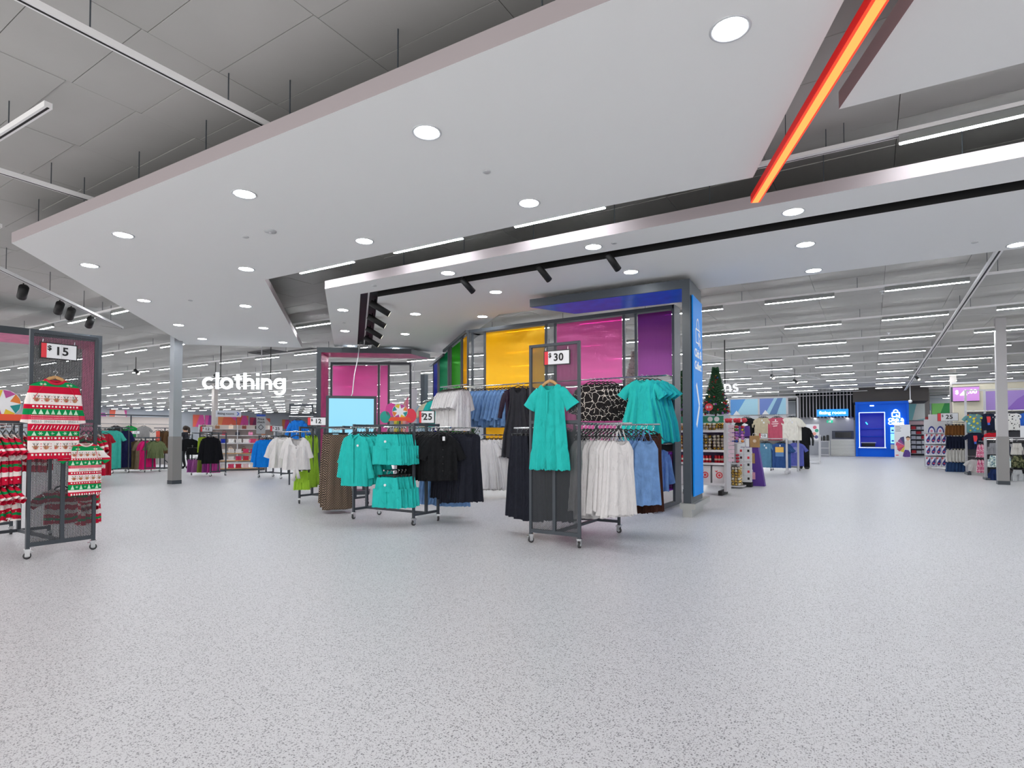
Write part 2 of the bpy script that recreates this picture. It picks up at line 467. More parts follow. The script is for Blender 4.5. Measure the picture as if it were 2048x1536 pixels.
for a, b in (((-7.78, 7.17), (8, 7.78)), ((-7.67, 7.49), (8, 8.05)), ((-7.78, 7.17), (-12.58, 11.48)), ((-7.67, 7.49), (-12.35, 11.82))):
    part('slot_side', MB().bar((*a, LOW+.065), (*b, LOW+.065), .006, .128), M_BLACK, b2, world=True)
part('slot_track', MB().bar((-7.75, 7.33, LOW+.09), (8, 7.92, LOW+.09), .03).bar((-7.73, 7.33, LOW+.09), (-12.4, 11.58, LOW+.09), .03), M_RAILW, b2, world=True)
rod_me = MB().bar((0, 0, 0), (0, 0, CEIL+.02-LOW-.14), .008).mesh('suspension_rod', M_DARK)
def rods(t, pts):
    base = WM[t].translation
    for x, y in pts:
        o = bpy.data.objects.new('suspension_rod', rod_me); o.location = (x-base.x, y-base.y, .14); link(o, t)
rods(b1, [(-9.3+1.25*i, 2.95+.045*i) for i in range(8)] + [(-8+1.3*i, 5.5) for i in range(6)])
rods(b2, [(-7.6+1.2*i, 6.78+.04*i) for i in range(9)])
rods(b3, [(.3, 4.6), (1.5, 5.0), (3, 5.1)])

# red light beam in the gap
led = thing('light_beam', 'glowing orange-red linear light beam hung between the white ceiling panels', 'light', (-1.0, 6.4, 3.75))
mo = mat('lit_orange', '#ff9a4a', emit=1.05, emit_color='#ffa24e')
a, b = Vector((-1.005, 6.42, 0)), Vector((.62, 2.5, 0))
part('diffuser', MB().bar(a+Vector((0,0,3.756)), b+Vector((0,0,3.756)), .062, .012), mo, led, world=True)
off = (b-a).normalized().cross(Vector((0, 0, 1)))*.039
for q in (-1, 1): part('red_edge', MB().bar(a+off*q+Vector((0,0,3.756)), b+off*q+Vector((0,0,3.756)), .014, .012), mat('lit_red_edge', '#e0301c', emit=.8, emit_color='#ff4a26'), led, world=True)
part('housing', MB().bar(a+Vector((0,0,3.80)), b+Vector((0,0,3.80)), .092, .075), mat('red_housing', '#a80f16', rough=.4, emit=.25, emit_color='#ff2010'), led, world=True)
for q in (.25, .75):
    p = a.lerp(b, q); part('suspension_rod', MB().bar(p+Vector((0,0,3.83)), p+Vector((0,0,CEIL)), .006), M_DARK, led, world=True)

# ------------------------------------------------------------------ downlights
def downlight_meshes(r=.105):
    ring = MB().lathe([(r+.02, 0), (r+.022, -.004), (r+.016, -.009), (r, -.006), (r-.004, .002)], 32, cap=False).mesh('trim_ring', mat('white_trim', '#c9cbcf', rough=.4), True)
    disc = MB().lathe([(1e-4, -.002), (r, -.002), (r, .004)], 32, cap=False).mesh('lens', M_DISC)
    return ring, disc
dl_ring, dl_disc = downlight_meshes()
DL1 = [(-.72, 3.72), (-3.15, 3.63), (-5.6, 3.53), (-8.06, 3.43), (-3.16, 5.35), (-5.62, 5.24), (-9.93, 3.78), (-8.1, 5.15), (-11.63, 5.32), (-10.42, 6.62), (-13.51, 6.93), (-12.18, 8.2), (-14.9, 8.25), (-13.6, 9.75)]
DL2 = [(-.72, 7.18), (-3.16, 7.07), (-5.61, 6.98), (-.71, 8.5), (1.7, 10.03), (-.72, 9.91), (-3.15, 8.47), (-5.63, 8.36), (-9.07, 7.89), (-10.84, 9.5), (-8.08, 8.97), (-7.03, 9.93), (-9.88, 10.59), (-12.5, 11.18), (-11.74, 12.2), (1.72, 7.32), (1.7, 8.6)]
for k, (pts, where) in enumerate(((DL1, 'large white panel'), (DL2, 'slotted white panel'))):
    vis = sorted(((hypot(*p), p) for p in pts))
    for i, (d, p) in enumerate(vis):
        t = thing('downlight', f'lit round downlight, {ORD[i]} nearest the camera in the {where}', 'light', (p[0], p[1], LOW), group=f'downlights in the {where}')
        part('trim_ring', dl_ring, None, t); part('lens', dl_disc, None, t)
spr = MB().lathe([(.04, 0), (.04, -.006), (.034, -.01), (1e-4, -.011)], 20, cap=False).mesh('cover', mat('white_cover', '#bfc1c3', rough=.5), True)
for i, (x, y) in enumerate([(-3.13, 4.49), (-6.8, 4.31), (-10.88, 5.79), (-2.86, 7.07), (-7.14, 6.89), (-10.05, 8.78), (1.2, 9.6)]):
    single('sprinkler_cover', spr, None, f'small white sprinkler cover disc, {ORD[i]} listed from the near panel back', 'sprinkler', (x, y, LOW), group='sprinkler cover discs')
t = thing('smoke_detector', 'low round smoke detector in the large white panel', 'detector', (-6.34, 4.35, LOW))
part('body', MB().lathe([(.075, 0), (.072, -.012), (.03, -.02), (1e-4, -.021)], 24, cap=False), mat('white_cover', '#bfc1c3'), t, True)
part('sensor', MB().lathe([(.02, -.02), (.016, -.032), (1e-4, -.033)], 12, cap=False), M_GREYFIX, t, True)

# ------------------------------------------------------------------ rows of linear lights
LZ = 4.08
lamp_house = MB().box(-.645, .645, -.022, .022, .008, .085).mesh('housing', M_HOUSE)
lamp_tube = MB().box(-.64, .64, -.018, .018, 0, .008).mesh('diffuser', M_TUBE)
lamp_clip = MB().box(.3, .46, -.02, .02, .085, .09).mesh('bracket', mat('bracket_grey', '#77787a'))
rod2 = MB().bar((0, 0, 0), (0, 0, CEIL+.02-4.21), .008).mesh('suspension_rod', M_DARK)
def row_y(j, x): return 6.55 + 3.28*j + .033*min(0, x)
rows = {}
for j in range(-1, 15):
    for k in range(-31, 7):
        x = .91 + 2.14*k; y = row_y(j, x)
        if over_bulkhead(x, y) or over_bulkhead(x-.5, y) or over_bulkhead(x+.5, y): continue
        if y > 41.5 and -6.6 < x < 3.2: continue
        vis = in_frame((x, y, LZ), 30) and not hidden_by_bulkhead((x, y, LZ)) and hypot(x, y) < 74
        if j < 0:
            if vis or not (-9 < x < 8): continue
        elif not vis and not (x > -3 and x < 9 and j < 6 and not in_frame((x, y, LZ), 0)): continue
        rows.setdefault(j, []).append((x, y, vis))
light0 = None
nrow = 0
by_distance = sorted(hypot(x, y) for q in rows.values() for x, y, vis in q if vis)
FAR = by_distance[min(280, len(by_distance)-1)]
far_house, far_tubes = MB(), MB()
for j in sorted(rows):
    pts = sorted(rows[j])
    seen_row = [p for p in pts if p[2]]
    if seen_row: nrow += 1
    i = 0
    for x, y, vis in pts:
        if vis and hypot(x, y) > FAR:
            far_house.box(x-.64, x+.64, y-.022, y+.022, LZ+.008, LZ+.085); far_tubes.box(x-.64, x+.64, y-.018, y+.018, LZ, LZ+.008); continue
        if vis:
            lab = f'lit linear ceiling light, {ORD[min(i, 29)]} from the left in the {ORD[nrow-1]} row back'; i += 1
        else: lab = 'lit linear ceiling light in the rows continuing outside the picture'
        rz = atan2(.033, 1) if x < 0 else 0
        if light0 is None:
            light0 = thing('linear_light', lab, 'light', (x, y, LZ), rz, group='rows of linear ceiling lights')
            part('housing', lamp_house, None, light0); part('diffuser', lamp_tube, None, light0); part('bracket', lamp_clip, None, light0)
        else: copy_tree(light0, (x, y, LZ), rz, lab)
    if not seen_row: continue
    xa, xb = seen_row[0][0] - 1.5, min(seen_row[-1][0] + 3, X1 - .1)
    t = thing('lighting_rail', f'thin white suspended rail carrying the {ORD[nrow-1]} row of linear lights', 'rail', (xa, row_y(j, xa), 4.17), group='rails of the ceiling lights')
    part('channel', MB().bar((xa, row_y(j, xa), 4.19), (min(xb, 0), row_y(j, min(xb, 0)), 4.19), .05, .04), M_RAILW, t, world=True)
    if xb > 0: part('channel', MB().bar((max(xa, 0), row_y(j, 0), 4.19), (xb, row_y(j, 0), 4.19), .05, .04), M_RAILW, t, world=True)
    x = xa + .4
    while x < xb:
        if in_frame((x, row_y(j, x), 4.3), 20) and hypot(x, row_y(j, x)) < 34:
            o = bpy.data.objects.new('suspension_rod', rod2); o.location = (x-xa, row_y(j, x)-row_y(j, xa), .04); link(o, t)
        x += 2.14
t = thing('far_linear_lights', 'the most distant lit linear ceiling lights across the store', 'light', (-50, 20, LZ), kind='stuff')
part('housing', far_house, M_HOUSE, t, world=True, kind='stuff'); part('diffuser', far_tubes, M_TUBE, t, world=True, kind='stuff')
# plain tracks running across the rows
def track(label, a, b, z, nrods, w=.06, h=.05, m=None):
    t = thing('ceiling_track', label, 'track', (*a, z), group='plain ceiling tracks')
    part('channel', MB().bar((*a, z), (*b, z), w, h), m or M_RAILW, t, world=True)
    part('slot', MB().bar((*a, z-h/2-.001), (*b, z-h/2-.001), w*.3, .003), M_BLACK, t, world=True)
    for i in range(nrods):
        q = (i+.5)/nrods; p = (a[0]+(b[0]-a[0])*q, a[1]+(b[1]-a[1])*q)
        part('suspension_rod', MB().bar((*p, z), (*p, CEIL), .008), M_DARK, t, world=True)
    return t
track('long white ceiling track crossing the top left corner', (-4.65, .2), (-4.67, 3.3), 4.14, 3)
track('white ceiling track reaching the large panel low on the left', (-7.9, 1.2), (-7.94, 3.1), 4.14, 2)
track('short white ceiling track ending beside the top left edge', (-7.6, 1.88), (-5.98, 1.95), 4.14, 1)
track('white ceiling track behind the corner of the large panel', (-12.5, 2.6), (-9.9, 2.72), 4.12, 2)
track('double white rail running away across the right hand ceiling', (1.7, 10.6), (1.82, 43.0), 4.13, 9, w=.09)
track('white track running diagonally over the Christmas shelves', (-6.8, 14.0), (-2.2, 33.0), 4.25, 6, h=.03)
track('thin track crossing the gap above the orange beam', (-1.3, 6.55), (.6, 6.6), 4.2, 1)
spot_track = track('white spotlight track above the pink portal at left', (-11.6, 2.95), (-15.96, 6.81), 4.02, 4)

# spotlights
def spotlight(label, loc, aim, grp, power=0., color=(1, .93, .82), drop=.12, r=.045, ln=.2, up=0):
    t = thing('spotlight', label, 'spotlight', loc, group=grp)
    d = (Vector(aim) - Vector(loc)).normalized()
    p0 = Vector((0, 0, -drop)); p1 = p0 + d*ln*.75; p2 = p0 - d*ln*.25
    part('barrel', MB().tube([p2, p1], r, 16), M_BLACK, t, True)
    part('stem', MB().bar((0, 0, 0), p0, .018), M_BLACK, t)
    part('lens', MB().tube([p1-d*.004, p1+d*.002], r*.82, 16), mat('lit_spot_lens', '#fff6e0', emit=6), t)
    if power:
        ld = bpy.data.lights.new('spot_lamp', 'SPOT'); ld.energy = power; ld.color = color; ld.spot_size = radians(48); ld.spot_blend = .6; ld.shadow_soft_size = .04
        lo = bpy.data.objects.new('spot_lamp', ld); lo.location = p1 + d*.02; lo.rotation_euler = d.to_track_quat('-Z', 'Y').to_euler(); link(lo, t)
    if up: part('mount', MB().bar((0, 0, 0), (0, 0, up - loc[2]), .018), M_BLACK, t)
    return t
for i, (x, y) in enumerate([(-12.72, 3.84), (-13.68, 4.71), (-14.12, 5.06), (-14.82, 5.68)]):
    spotlight(f'black cylinder spotlight, {ORD[i]} from the left on the white track', (x, y, 4.0), (x-2.4, y+.4, 2.6), 'spotlights on the white track', SPOT_POWER, r=.075, ln=.27)
for i, (x, y) in enumerate([(-5.62, 7.376), (-4.21, 7.43), (-3.1, 7.465)]):
    spotlight(f'black cylinder spotlight, {ORD[i]} from the left along the black slot', (x, y+.05, 3.93), (x+.75, y+2.6, 2.0), 'spotlights along the black slot', SPOT_POWER, ln=.3, r=.05)
for i, (x, y) in enumerate([(-8.19, 7.73), (-9.15, 8.58), (-10.2, 9.52), (-11.17, 10.37)]):
    spotlight(f'black cylinder spotlight, {ORD[i]} nearest in the diagonal slot', (x+.1, y+.1, 3.93), (x+1.6, y+2.0, 2.6), 'spotlights in the diagonal slot', SPOT_POWER*.6, ln=.42, r=.06)
for i, (x, y, z, ax, ay) in enumerate([(-3.55, 26.5, 4.02, .5, -.8), (-2.95, 29.2, 4.02, .8, -.4), (1.76, 31.0, 4.05, .6, -1.), (-24.6, 11.0, 4.02, .9, .3), (-30.6, 15.5, 4.0, .3, 1), (-23.5, 13.6, 4., .8, .5)]):
    lab = ['above the tee shirt display', 'at the end of the diagonal track', 'with a bright lens on the double rail', 'over the far clothing racks left of the column', 'just left of the far steel column', 'right of the steel column under the far ceiling'][i]
    spotlight('small black spotlight ' + lab, (x, y, z), (x+ax*2, y+ay*2, z-1.6), 'small far spotlights', 0, r=.06, ln=.25, drop=.15, up=CEIL)
flare = []
for i, (x, y, z) in enumerate([(-5.6, 24.2, 2.75), (3.35, 22.6, 2.95)]):
    t = thing('spotlight', ['dazzling spotlight shining toward the camera over the blue mural panel', 'dazzling spotlight beside the right hand column'][i], 'spotlight', (x, y, z))
    d = (Vector((0, 0, 1.3)) - Vector((x, y, z))).normalized()
    part('barrel', MB().tube([-d*.2, d*.02], .08, 14), M_BLACK, t, True)
    part('lens', MB().tube([d*.02, d*.03], .075, 14), mat('dazzling_lens', '#fffbe8', emit=120, emit_color='#fff3d0'), t)
    part('stem', MB().bar((0, 0, 0), (0, 0, CEIL-z), .02), M_GREYFIX, t)

# ------------------------------------------------------------------ columns
def column(label, x, y, w=.24, m=M_COLUMN, clad=1.27):
    t = thing('column', label, 'column', (x, y, 0), kind='structure')
    part('shaft', MB().box(-w/2+.01, w/2-.01, -w/2+.01, w/2-.01, clad, CEIL+.02), m, t)
    part('cladding', MB().box(-w/2, w/2, -w/2, w/2, .1, clad), mat('steel_cladding', '#918f8e', rough=.45, metal=.3), t)
    part('base', MB().box(-w/2-.005, w/2+.005, -w/2-.005, w/2+.005, 0, .1), M_DARK, t)
column('steel clad column between the reindeer jumpers and the clothing sign', -15.83, 8.07)
column('tall grey column in front of the kids clothing', 2.95, 19.7, .24, mat('column_white', '#b9b6b7', rough=.5))
column('slim grey column behind the kids shorts', 3.26, 33.3, .26, M_COLUMN2)
column('far grey column beside the white product boxes', 3.33, 48.5, .28, M_COLUMN2)
column('far column behind the twelve dollar sign and black cardigan', -33.2, 19.2, .28, M_COLUMN2)

# ------------------------------------------------------------------ hangers and garments
def hanger_mesh(kind='black', w=.19):
    mb = MB()
    if kind == 'clip':
        mb.bar((-w, 0, -.075), (w, 0, -.075), .014, .016)
        for s in (-1, 1): mb.box(s*w*.8-.014, s*w*.8+.014, -.012, .012, -.12, -.07)
    else:
        th = .03 if kind == 'wood' else .014
        for s in (-1, 1):
            mb.tube([(0, 0, -.062), (s*w*.3, 0, -.082), (s*w*.7, 0, -.135), (s*w*.95, 0, -.185)], [th*.6, th*.62, th*.5, th*.3], 8, flat=.55)
        if kind != 'wood': mb.bar((-w*.85, 0, -.15), (w*.85, 0, -.15), .008)
    pts = [(0, 0, -.07), (0, 0, -.03)] + [(.018*cos(t)-.0, 0, -.012+.018*sin(t)) for t in (-pi/3, 0, pi/3, 2*pi/3, pi)]
    mb.tube(pts, .0035, 5, mi=1)
    return mb.mesh('hanger', [M_WOOD if kind == 'wood' else M_PLASTIC, M_CHROME], True)
HANGERS = {k: hanger_mesh(k, w) for k, w in (('black', .19), ('wood', .17), ('clip', .15), ('small', .14))}

def lerp_prof(prof, q):
    for i in range(len(prof)-1):
        a, b = prof[i], prof[i+1]
        if q >= b[0] or i == len(prof)-2:
            t = (a[0]-q)/(a[0]-b[0]) if a[0] != b[0] else 0
            t = max(0, min(1, t))
            return [a[k]+(b[k]-a[k])*t for k in range(len(a))]
class Cloth:
    """a hanging garment: prof rows are (z, half width, half depth, fold depth), z = 0 at the hook"""
    def __init__(s, prof, folds=7, neck=(.07, .06), slope=.22, sleeves=None, straps=False, hem=.008, seed=1, rows=18, n=44, taper=.75):
        s.prof, s.folds, s.neck, s.slope, s.sleeves, s.straps, s.hem, s.rows, s.n, s.taper = prof, folds, neck, slope, sleeves, straps, hem, rows, n, taper
        r = random.Random(seed); s.ph = [r.uniform(0, 6.28) for _ in range(6)]; s.kk = [r.uniform(.8, 1.25) for _ in range(3)]
    def fold(s, u, side):
        f = s.folds
        return (sin(u*f*s.kk[0]+s.ph[0]+side*1.9) + .55*sin(u*f*1.73*s.kk[1]+s.ph[1]+side) + .3*sin(u*f*.6*s.kk[2]+s.ph[2])) / 1.85
    def top_z(s, x, front):
        """height of the top edge at x: shoulder slope and neckline"""
        nw, nd = s.neck; ax = abs(x); z0 = s.prof[0][0]
        if ax < nw:
            d = nd if front else nd*.25
            return z0 - d*(1-(ax/nw)**2)
        return z0 - s.slope*(ax-nw)
    def point(s, z, th):
        w, t, a = lerp_prof(s.prof, z)[1:]
        c, d = cos(th), sin(th)
        x = w*math.copysign(abs(c)**s.taper, c); y = t*math.copysign(abs(d)**.8, d)
        u = x/max(w, .01)
        y += 2.1*a*s.fold(u*pi/2, 0 if d < 0 else 1)*min(1, 3*(1-abs(u)) + .35)
        zz = z + (s.hem*s.fold(u*2.2, 1) if z <= s.prof[-1][0]+1e-6 else 0)
        return x, y, min(zz, s.top_z(x, d < 0) - .0005*(s.prof[0][0]-z))
    def front_y(s, x, z):
        w, t, a = lerp_prof(s.prof, z)[1:]
        u = max(-1, min(1, x/max(w, .01)))
        c = abs(u)**(1/s.taper); d = math.sqrt(max(0, 1-c*c))
        return -t*d**.8 + 2.1*a*s.fold(u*pi/2, 0)*min(1, 3*(1-abs(u)) + .35)
    def build(s, mb=None):
        mb = mb or MB(); n = s.n; z0, z1 = s.prof[0][0], s.prof[-1][0]; o = len(mb.v)
        zs = [z0 + (z1-z0)*(i/(s.rows-1))**.9 for i in range(s.rows)]
        for z in zs:
            for j in range(n): mb.v.append(s.point(z, 2*pi*j/n))
        for i in range(s.rows-1):
            for j in range(n):
                mb.f.append((o+i*n+j, o+(i+1)*n+j, o+(i+1)*n+(j+1) % n, o+i*n+(j+1) % n)); mb.m.append(0)
        if s.sleeves:
            dx, dz, r0, r1, kind = s.sleeves
            xs = max(q[1] for q in s.prof[:3]); zsh = s.prof[0][0] - s.slope*(xs-s.neck[0]) - r0*.8
            for sg in (-1, 1):
                path, rad = [], []
                k = 6
                for i in range(k):
                    t = i/(k-1)
                    path.append((sg*(xs-.05+(dx+.05)*t**.8), -.006*sin(t*3+sg)+.004*i, zsh + dz*t))
                    rr = r0+(r1-r0)*t + (.006*sin(7*t+sg) if i else 0)
                    if kind == 'puff': rr = r0*(1+.35*sin(pi*min(1, t*1.1)))*(1-.35*t)
                    rad.append(rr)
                mb.tube(path, rad, 14, cap=False, flat=.5)
        if s.straps:
            for sg in (-1, 1):
                mb.tube([(sg*.03, -.004, -.07), (sg*.055, -.012, -.16), (sg*.085, -s.prof[0][2]*.9, z0-.02)], .0045, 5)
                mb.tube([(sg*.03, .004, -.07), (sg*.06, .012, -.16), (sg*.08, s.prof[0][2]*.9, z0-.02)], .0045, 5)
        return mb

def shirt(L=.72, w=.25, sl=(.12, -.17, .075, .065, ''), t=.03, a=.012, flare=1.02, neck=(.08, .05), seed=1, folds=7, w0=.2):
    z = -.1
    return Cloth([(z, w0, t*.7, .001), (z-.07, w*.98, t, a*.2), (z-.2, w, t*1.15, a*.6), (z-L*.6, w*(1+(flare-1)*.5), t*1.15, a), (z-L, w*flare, t*1.2, a*1.2)], folds, neck, .42, sl, seed=seed)
def dress(L=1.0, w=.2, sl=(.12, -.17, .06, 0.062, ''), hip=.27, waist=.19, t=.035, a=.02, neck=(.08, .07), seed=1, folds=11, hem=.012):
    z = -.085
    return Cloth([(z, w*.9, t*.7, .001), (z-.07, w, t, .003), (z-.3, waist, t, .006), (z-.36, waist*1.02, t, .01), (z-L*.7, hip*.9, t*1.5, a), (z-L, hip, t*1.8, a*1.25)], folds, neck, .4, sl, seed=seed, hem=hem, rows=22, n=60)
def cami(L=.82, seed=1, w=.17, hip=.22, t=.03):
    z = -.2
    return Cloth([(z, w*.62, t*.8, .002), (z-.1, w, t, .004), (z-.3, w*1.03, t, .008), (z-L, hip, t*1.5, .018)], 8, (.09, .05), .1, None, True, seed=seed, rows=20, n=52)
def skirt(L=.7, w=.16, hip=.24, t=.03, a=.02, seed=1, folds=10, hem=.008):
    z = -.1
    return Cloth([(z, w, t*.6, .004), (z-.04, w*1.01, t*.7, .006), (z-L*.4, (w+hip)/2, t, a*.7), (z-L, hip, t*1.3, a)], folds, (.001, 0), 0, None, seed=seed, hem=hem)
class Shorts:
    """waistband and two legs on a clip hanger"""
    def __init__(s, L=.4, w=.17, leg=.13, t=.035, rise=.2, seed=1, a=.012): s.p = (L, w, leg, t, rise, seed, a)
    def build(s):
        L, w, leg, t, rise, seed, a = s.p; mb = MB()
        top = Cloth([(-.1, w*.95, t*.7, .003), (-.14, w, t*.8, .005), (-.1-rise, w*1.18, t*1.15, a)], 9, (.001, 0), 0, None, seed=seed, hem=0, rows=8, n=36); top.build(mb)
        for sg in (-1, 1):
            c = Cloth([(-.1-rise*.8, leg*.86, t, a*.6), (-.1-L, leg, t*1.1, a)], 6, (.001, 0), 0, None, seed=seed+5+sg, rows=9, n=28)
            sub = MB(); c.build(sub); mb.add([(x+sg*leg*.88, y, z) for x, y, z in sub.v], sub.f)
        return mb
GARM = {}
def garment_mesh(key, c, m):
    if key not in GARM: GARM[key] = c.build().mesh('fabric', m, True)
    return GARM[key]
tag_me = MB().box(-.018, .018, -.003, 0, -.06, 0).mesh('swing_tag', M_PAPER)
def hang(name, label, cat, loc, rz, mesh, hanger='black', group=None, swing=None, jitter=0.):
    t = thing(name, label, cat, loc, rz + (R.uniform(-jitter, jitter) if jitter else 0), group)
    part('fabric', mesh, None, t)
    if jitter: t.scale = (R.uniform(.93, 1.04), 1, R.uniform(.95, 1.03))
    if hanger: part('hanger', HANGERS[hanger], None, t)
    if swing:
        o = part('swing_tag', tag_me, None, t); o.location = swing
    return t
def hang_row(name, label, cat, a, b, n, z, rz, meshes, hanger='black', group=None, swing=None, jitter=.05, dz=0.):
    """n garments from a (the front one) to b; label takes the ordinal"""
    out = []
    for i in range(n):
        q = i/max(1, n-1)
        lab = label.format(o=ORD[i])
        out.append(hang(name, lab, cat, (a[0]+(b[0]-a[0])*q, a[1]+(b[1]-a[1])*q, z+dz*q), rz, meshes[i % len(meshes)], hanger, group, swing if i == 0 else None, jitter if i else 0))
    return out

# ------------------------------------------------------------------ racks
wheel_me = MB().tube([(-.012, 0, .035), (.012, 0, .035)], .035, 18).mesh('wheel', M_RUBBER, True)
hub_me = MB().tube([(-.015, 0, .035), (.015, 0, .035)], .02, 12).mesh('hub', M_CHROME, True)
fork_mb = MB().box(-.022, -.017, -.018, .024, .028, .095).box(.017, .022, -.018, .024, .028, .095).box(-.024, .024, -.024, .03, .085, .098).box(-.03, .03, -.03, .03, .098, .106).box(-.014, .014, .02, .052, .078, .088)
fork_me = fork_mb.mesh('caster', M_CHROME)
def caster(t, x, y, rz=0.):
    o = bpy.data.objects.new('caster', fork_me); o.location = (x, y, 0); o.rotation_euler = (0, 0, rz); link(o, t)
    for me in (wheel_me, hub_me): part(me.name.split('.')[0], me, None, o)
def rack(label, x0, x1, y0, y1, h=1.46, tall=None, arms=(), post=.032, grp='wheeled clothing racks', m=None):
    """wheeled rack; tall = (side, height) gives one end a perforated panel"""
    m = m or M_DARK; cx, cy = (x0+x1)/2, (y0+y1)/2
    t = thing('clothing_rack', label, 'clothing rack', (cx, cy, 0), group=grp)
    along_x = (x1-x0) > (y1-y0)
    for sx in (x0, x1):
        for sy in (y0, y1):
            hh = h
            if tall:
                if (tall[0] == '+x' and sx == x1) or (tall[0] == '-y' and sy == y0) or (tall[0] == '-x' and sx == x0): hh = tall[1]
            part('post', MB().box(sx-post/2, sx+post/2, sy-post/2, sy+post/2, .106, hh), m, t, world=True)
            caster(t, sx-cx, sy-cy, R.uniform(0, 6.28))
    if along_x:
        for sx in (x0, x1):
            for z in (.15, h-.02): part('end_bar', MB().bar((sx, y0, z), (sx, y1, z), .03, .035), m, t, world=True)
            part('slotted_post', MB().box(sx-.018, sx+.018, cy-.018, cy+.018, .15, h), m, t, world=True)
        for z in (.15, h-.02): part('spine', MB().bar((x0, cy, z), (x1, cy, z), .035, .035), m, t, world=True)
    else:
        for sy in (y0, y1):
            for z in (.15, h-.02): part('end_bar', MB().bar((x0, sy, z), (x1, sy, z), .03, .035), m, t, world=True)
            part('slotted_post', MB().box(cx-.018, cx+.018, sy-.018, sy+.018, .15, h), m, t, world=True)
        for z in (.15, h-.02): part('spine', MB().bar((cx, y0, z), (cx, y1, z), .035, .035), m, t, world=True)
    if tall:
        H = tall[1]
        if tall[0] in ('+x', '-x'):
            sx = x1 if tall[0] == '+x' else x0
            for z in (.14, H-.016): part('panel_rail', MB().bar((sx, y0, z), (sx, y1, z), .032, .032), m, t, world=True)
            part('perforated_panel', MB().box(sx-.003, sx+.003, y0+.016, y1-.016, .15, H-.03), M_PERF, t, world=True)
        else:
            for z in (.14, H-.016): part('panel_rail', MB().bar((x0, y0, z), (x1, y0, z), .032, .032), m, t, world=True)
            part('perforated_panel', MB().box(x0+.016, x1-.016, y0-.003, y0+.003, .15, H-.03), M_PERF, t, world=True)
    for a, b in arms:
        part('arm', MB().tube([a, b], .011, 8), M_CHROME, t, world=True)
    return t
def price_sign(label, loc, rz, text, w=.33, h=.17, hooks=False, cells=1, stand=0.):
    t = thing('price_sign', label, 'price sign', loc, rz, group='price signs')
    part('frame', MB().box(-w/2, w/2, 0, .014, 0, h), M_PLASTIC, t)
    part('card', MB().box(-w/2+.011, w/2-.011, -.002, .001, .011, h-.011), M_PAPER, t)
    part('red_strip', MB().box(-w/2+.011, -w/2+w*.17, -.004, 0, .011, h-.011), M_REDCARD, t)
    lettering('$', t, -w*.255, -.004, h*.66, h*.4, bold=.0015)
    lettering(text, t, w*.07 if len(text) < 4 else w*.1, -.004, h*.5, h*.7, bold=.0026*h/.17, spacing=1.08)
    if cells > 1: part('divider', MB().box(w*.06, w*.064, -.005, 0, .011, h-.011), M_GREYFIX, t)
    if hooks:
        for s in (-1, 1): part('wire_hook', MB().tube([(s*w*.42, .004, h), (s*w*.42, .0, h+.03), (s*w*.42+.008, .02, h+.045)], .003, 5), M_CHROME, t)
    if stand: part('stem', MB().bar((0, .007, -stand), (0, .007, 0), .014), M_DARK, t)
    return t

# ------------------------------------------------------------------ reindeer jumpers rack
ADULT = [(.085, RED), (.112, GRN), (.165, RED), (.24, CRM), (.358, RED), (.403, GRN), (.467, '#d8405c'), (.516, CRM), (.562, RED), (.635, GRN), (.69, RED), (.735, CRM), (.86, RED)]
KID = [(.085, RED), (.125, GRN), (.175, CRM), (.255, RED), (.28, GRN), (.335, '#d8405c'), (.365, CRM), (.4, RED), (.435, CRM), (.51, RED), (.54, GRN), (.6, CRM), (.625, RED)]
M_KNIT_A = band_material('reindeer_knit', [(0, RED)] + ADULT, 1.0)
M_KNIT_K = band_material('small_reindeer_knit', [(0, RED)] + KID, 1.0)
M_KNIT_R = band_material('racked_reindeer_knit', [(0, RED), (.13, GRN), (.16, RED), (.2, CRM), (.27, RED), (.31, GRN), (.35, RED), (.42, CRM), (.46, RED), (.53, CRM), (.6, RED), (.66, GRN), (.7, RED), (.76, CRM), (.82, RED)], .7, warp=.09)
PM = [mat('print_brown', '#b98563', .9), mat('print_dark', '#2a2420', .9), mat('print_red', '#d0203f', .9), mat('print_white', '#f0e8e4', .9), mat('print_pale_green', '#bfe6c9', .9), mat('print_grey', '#8a9a98', .9)]
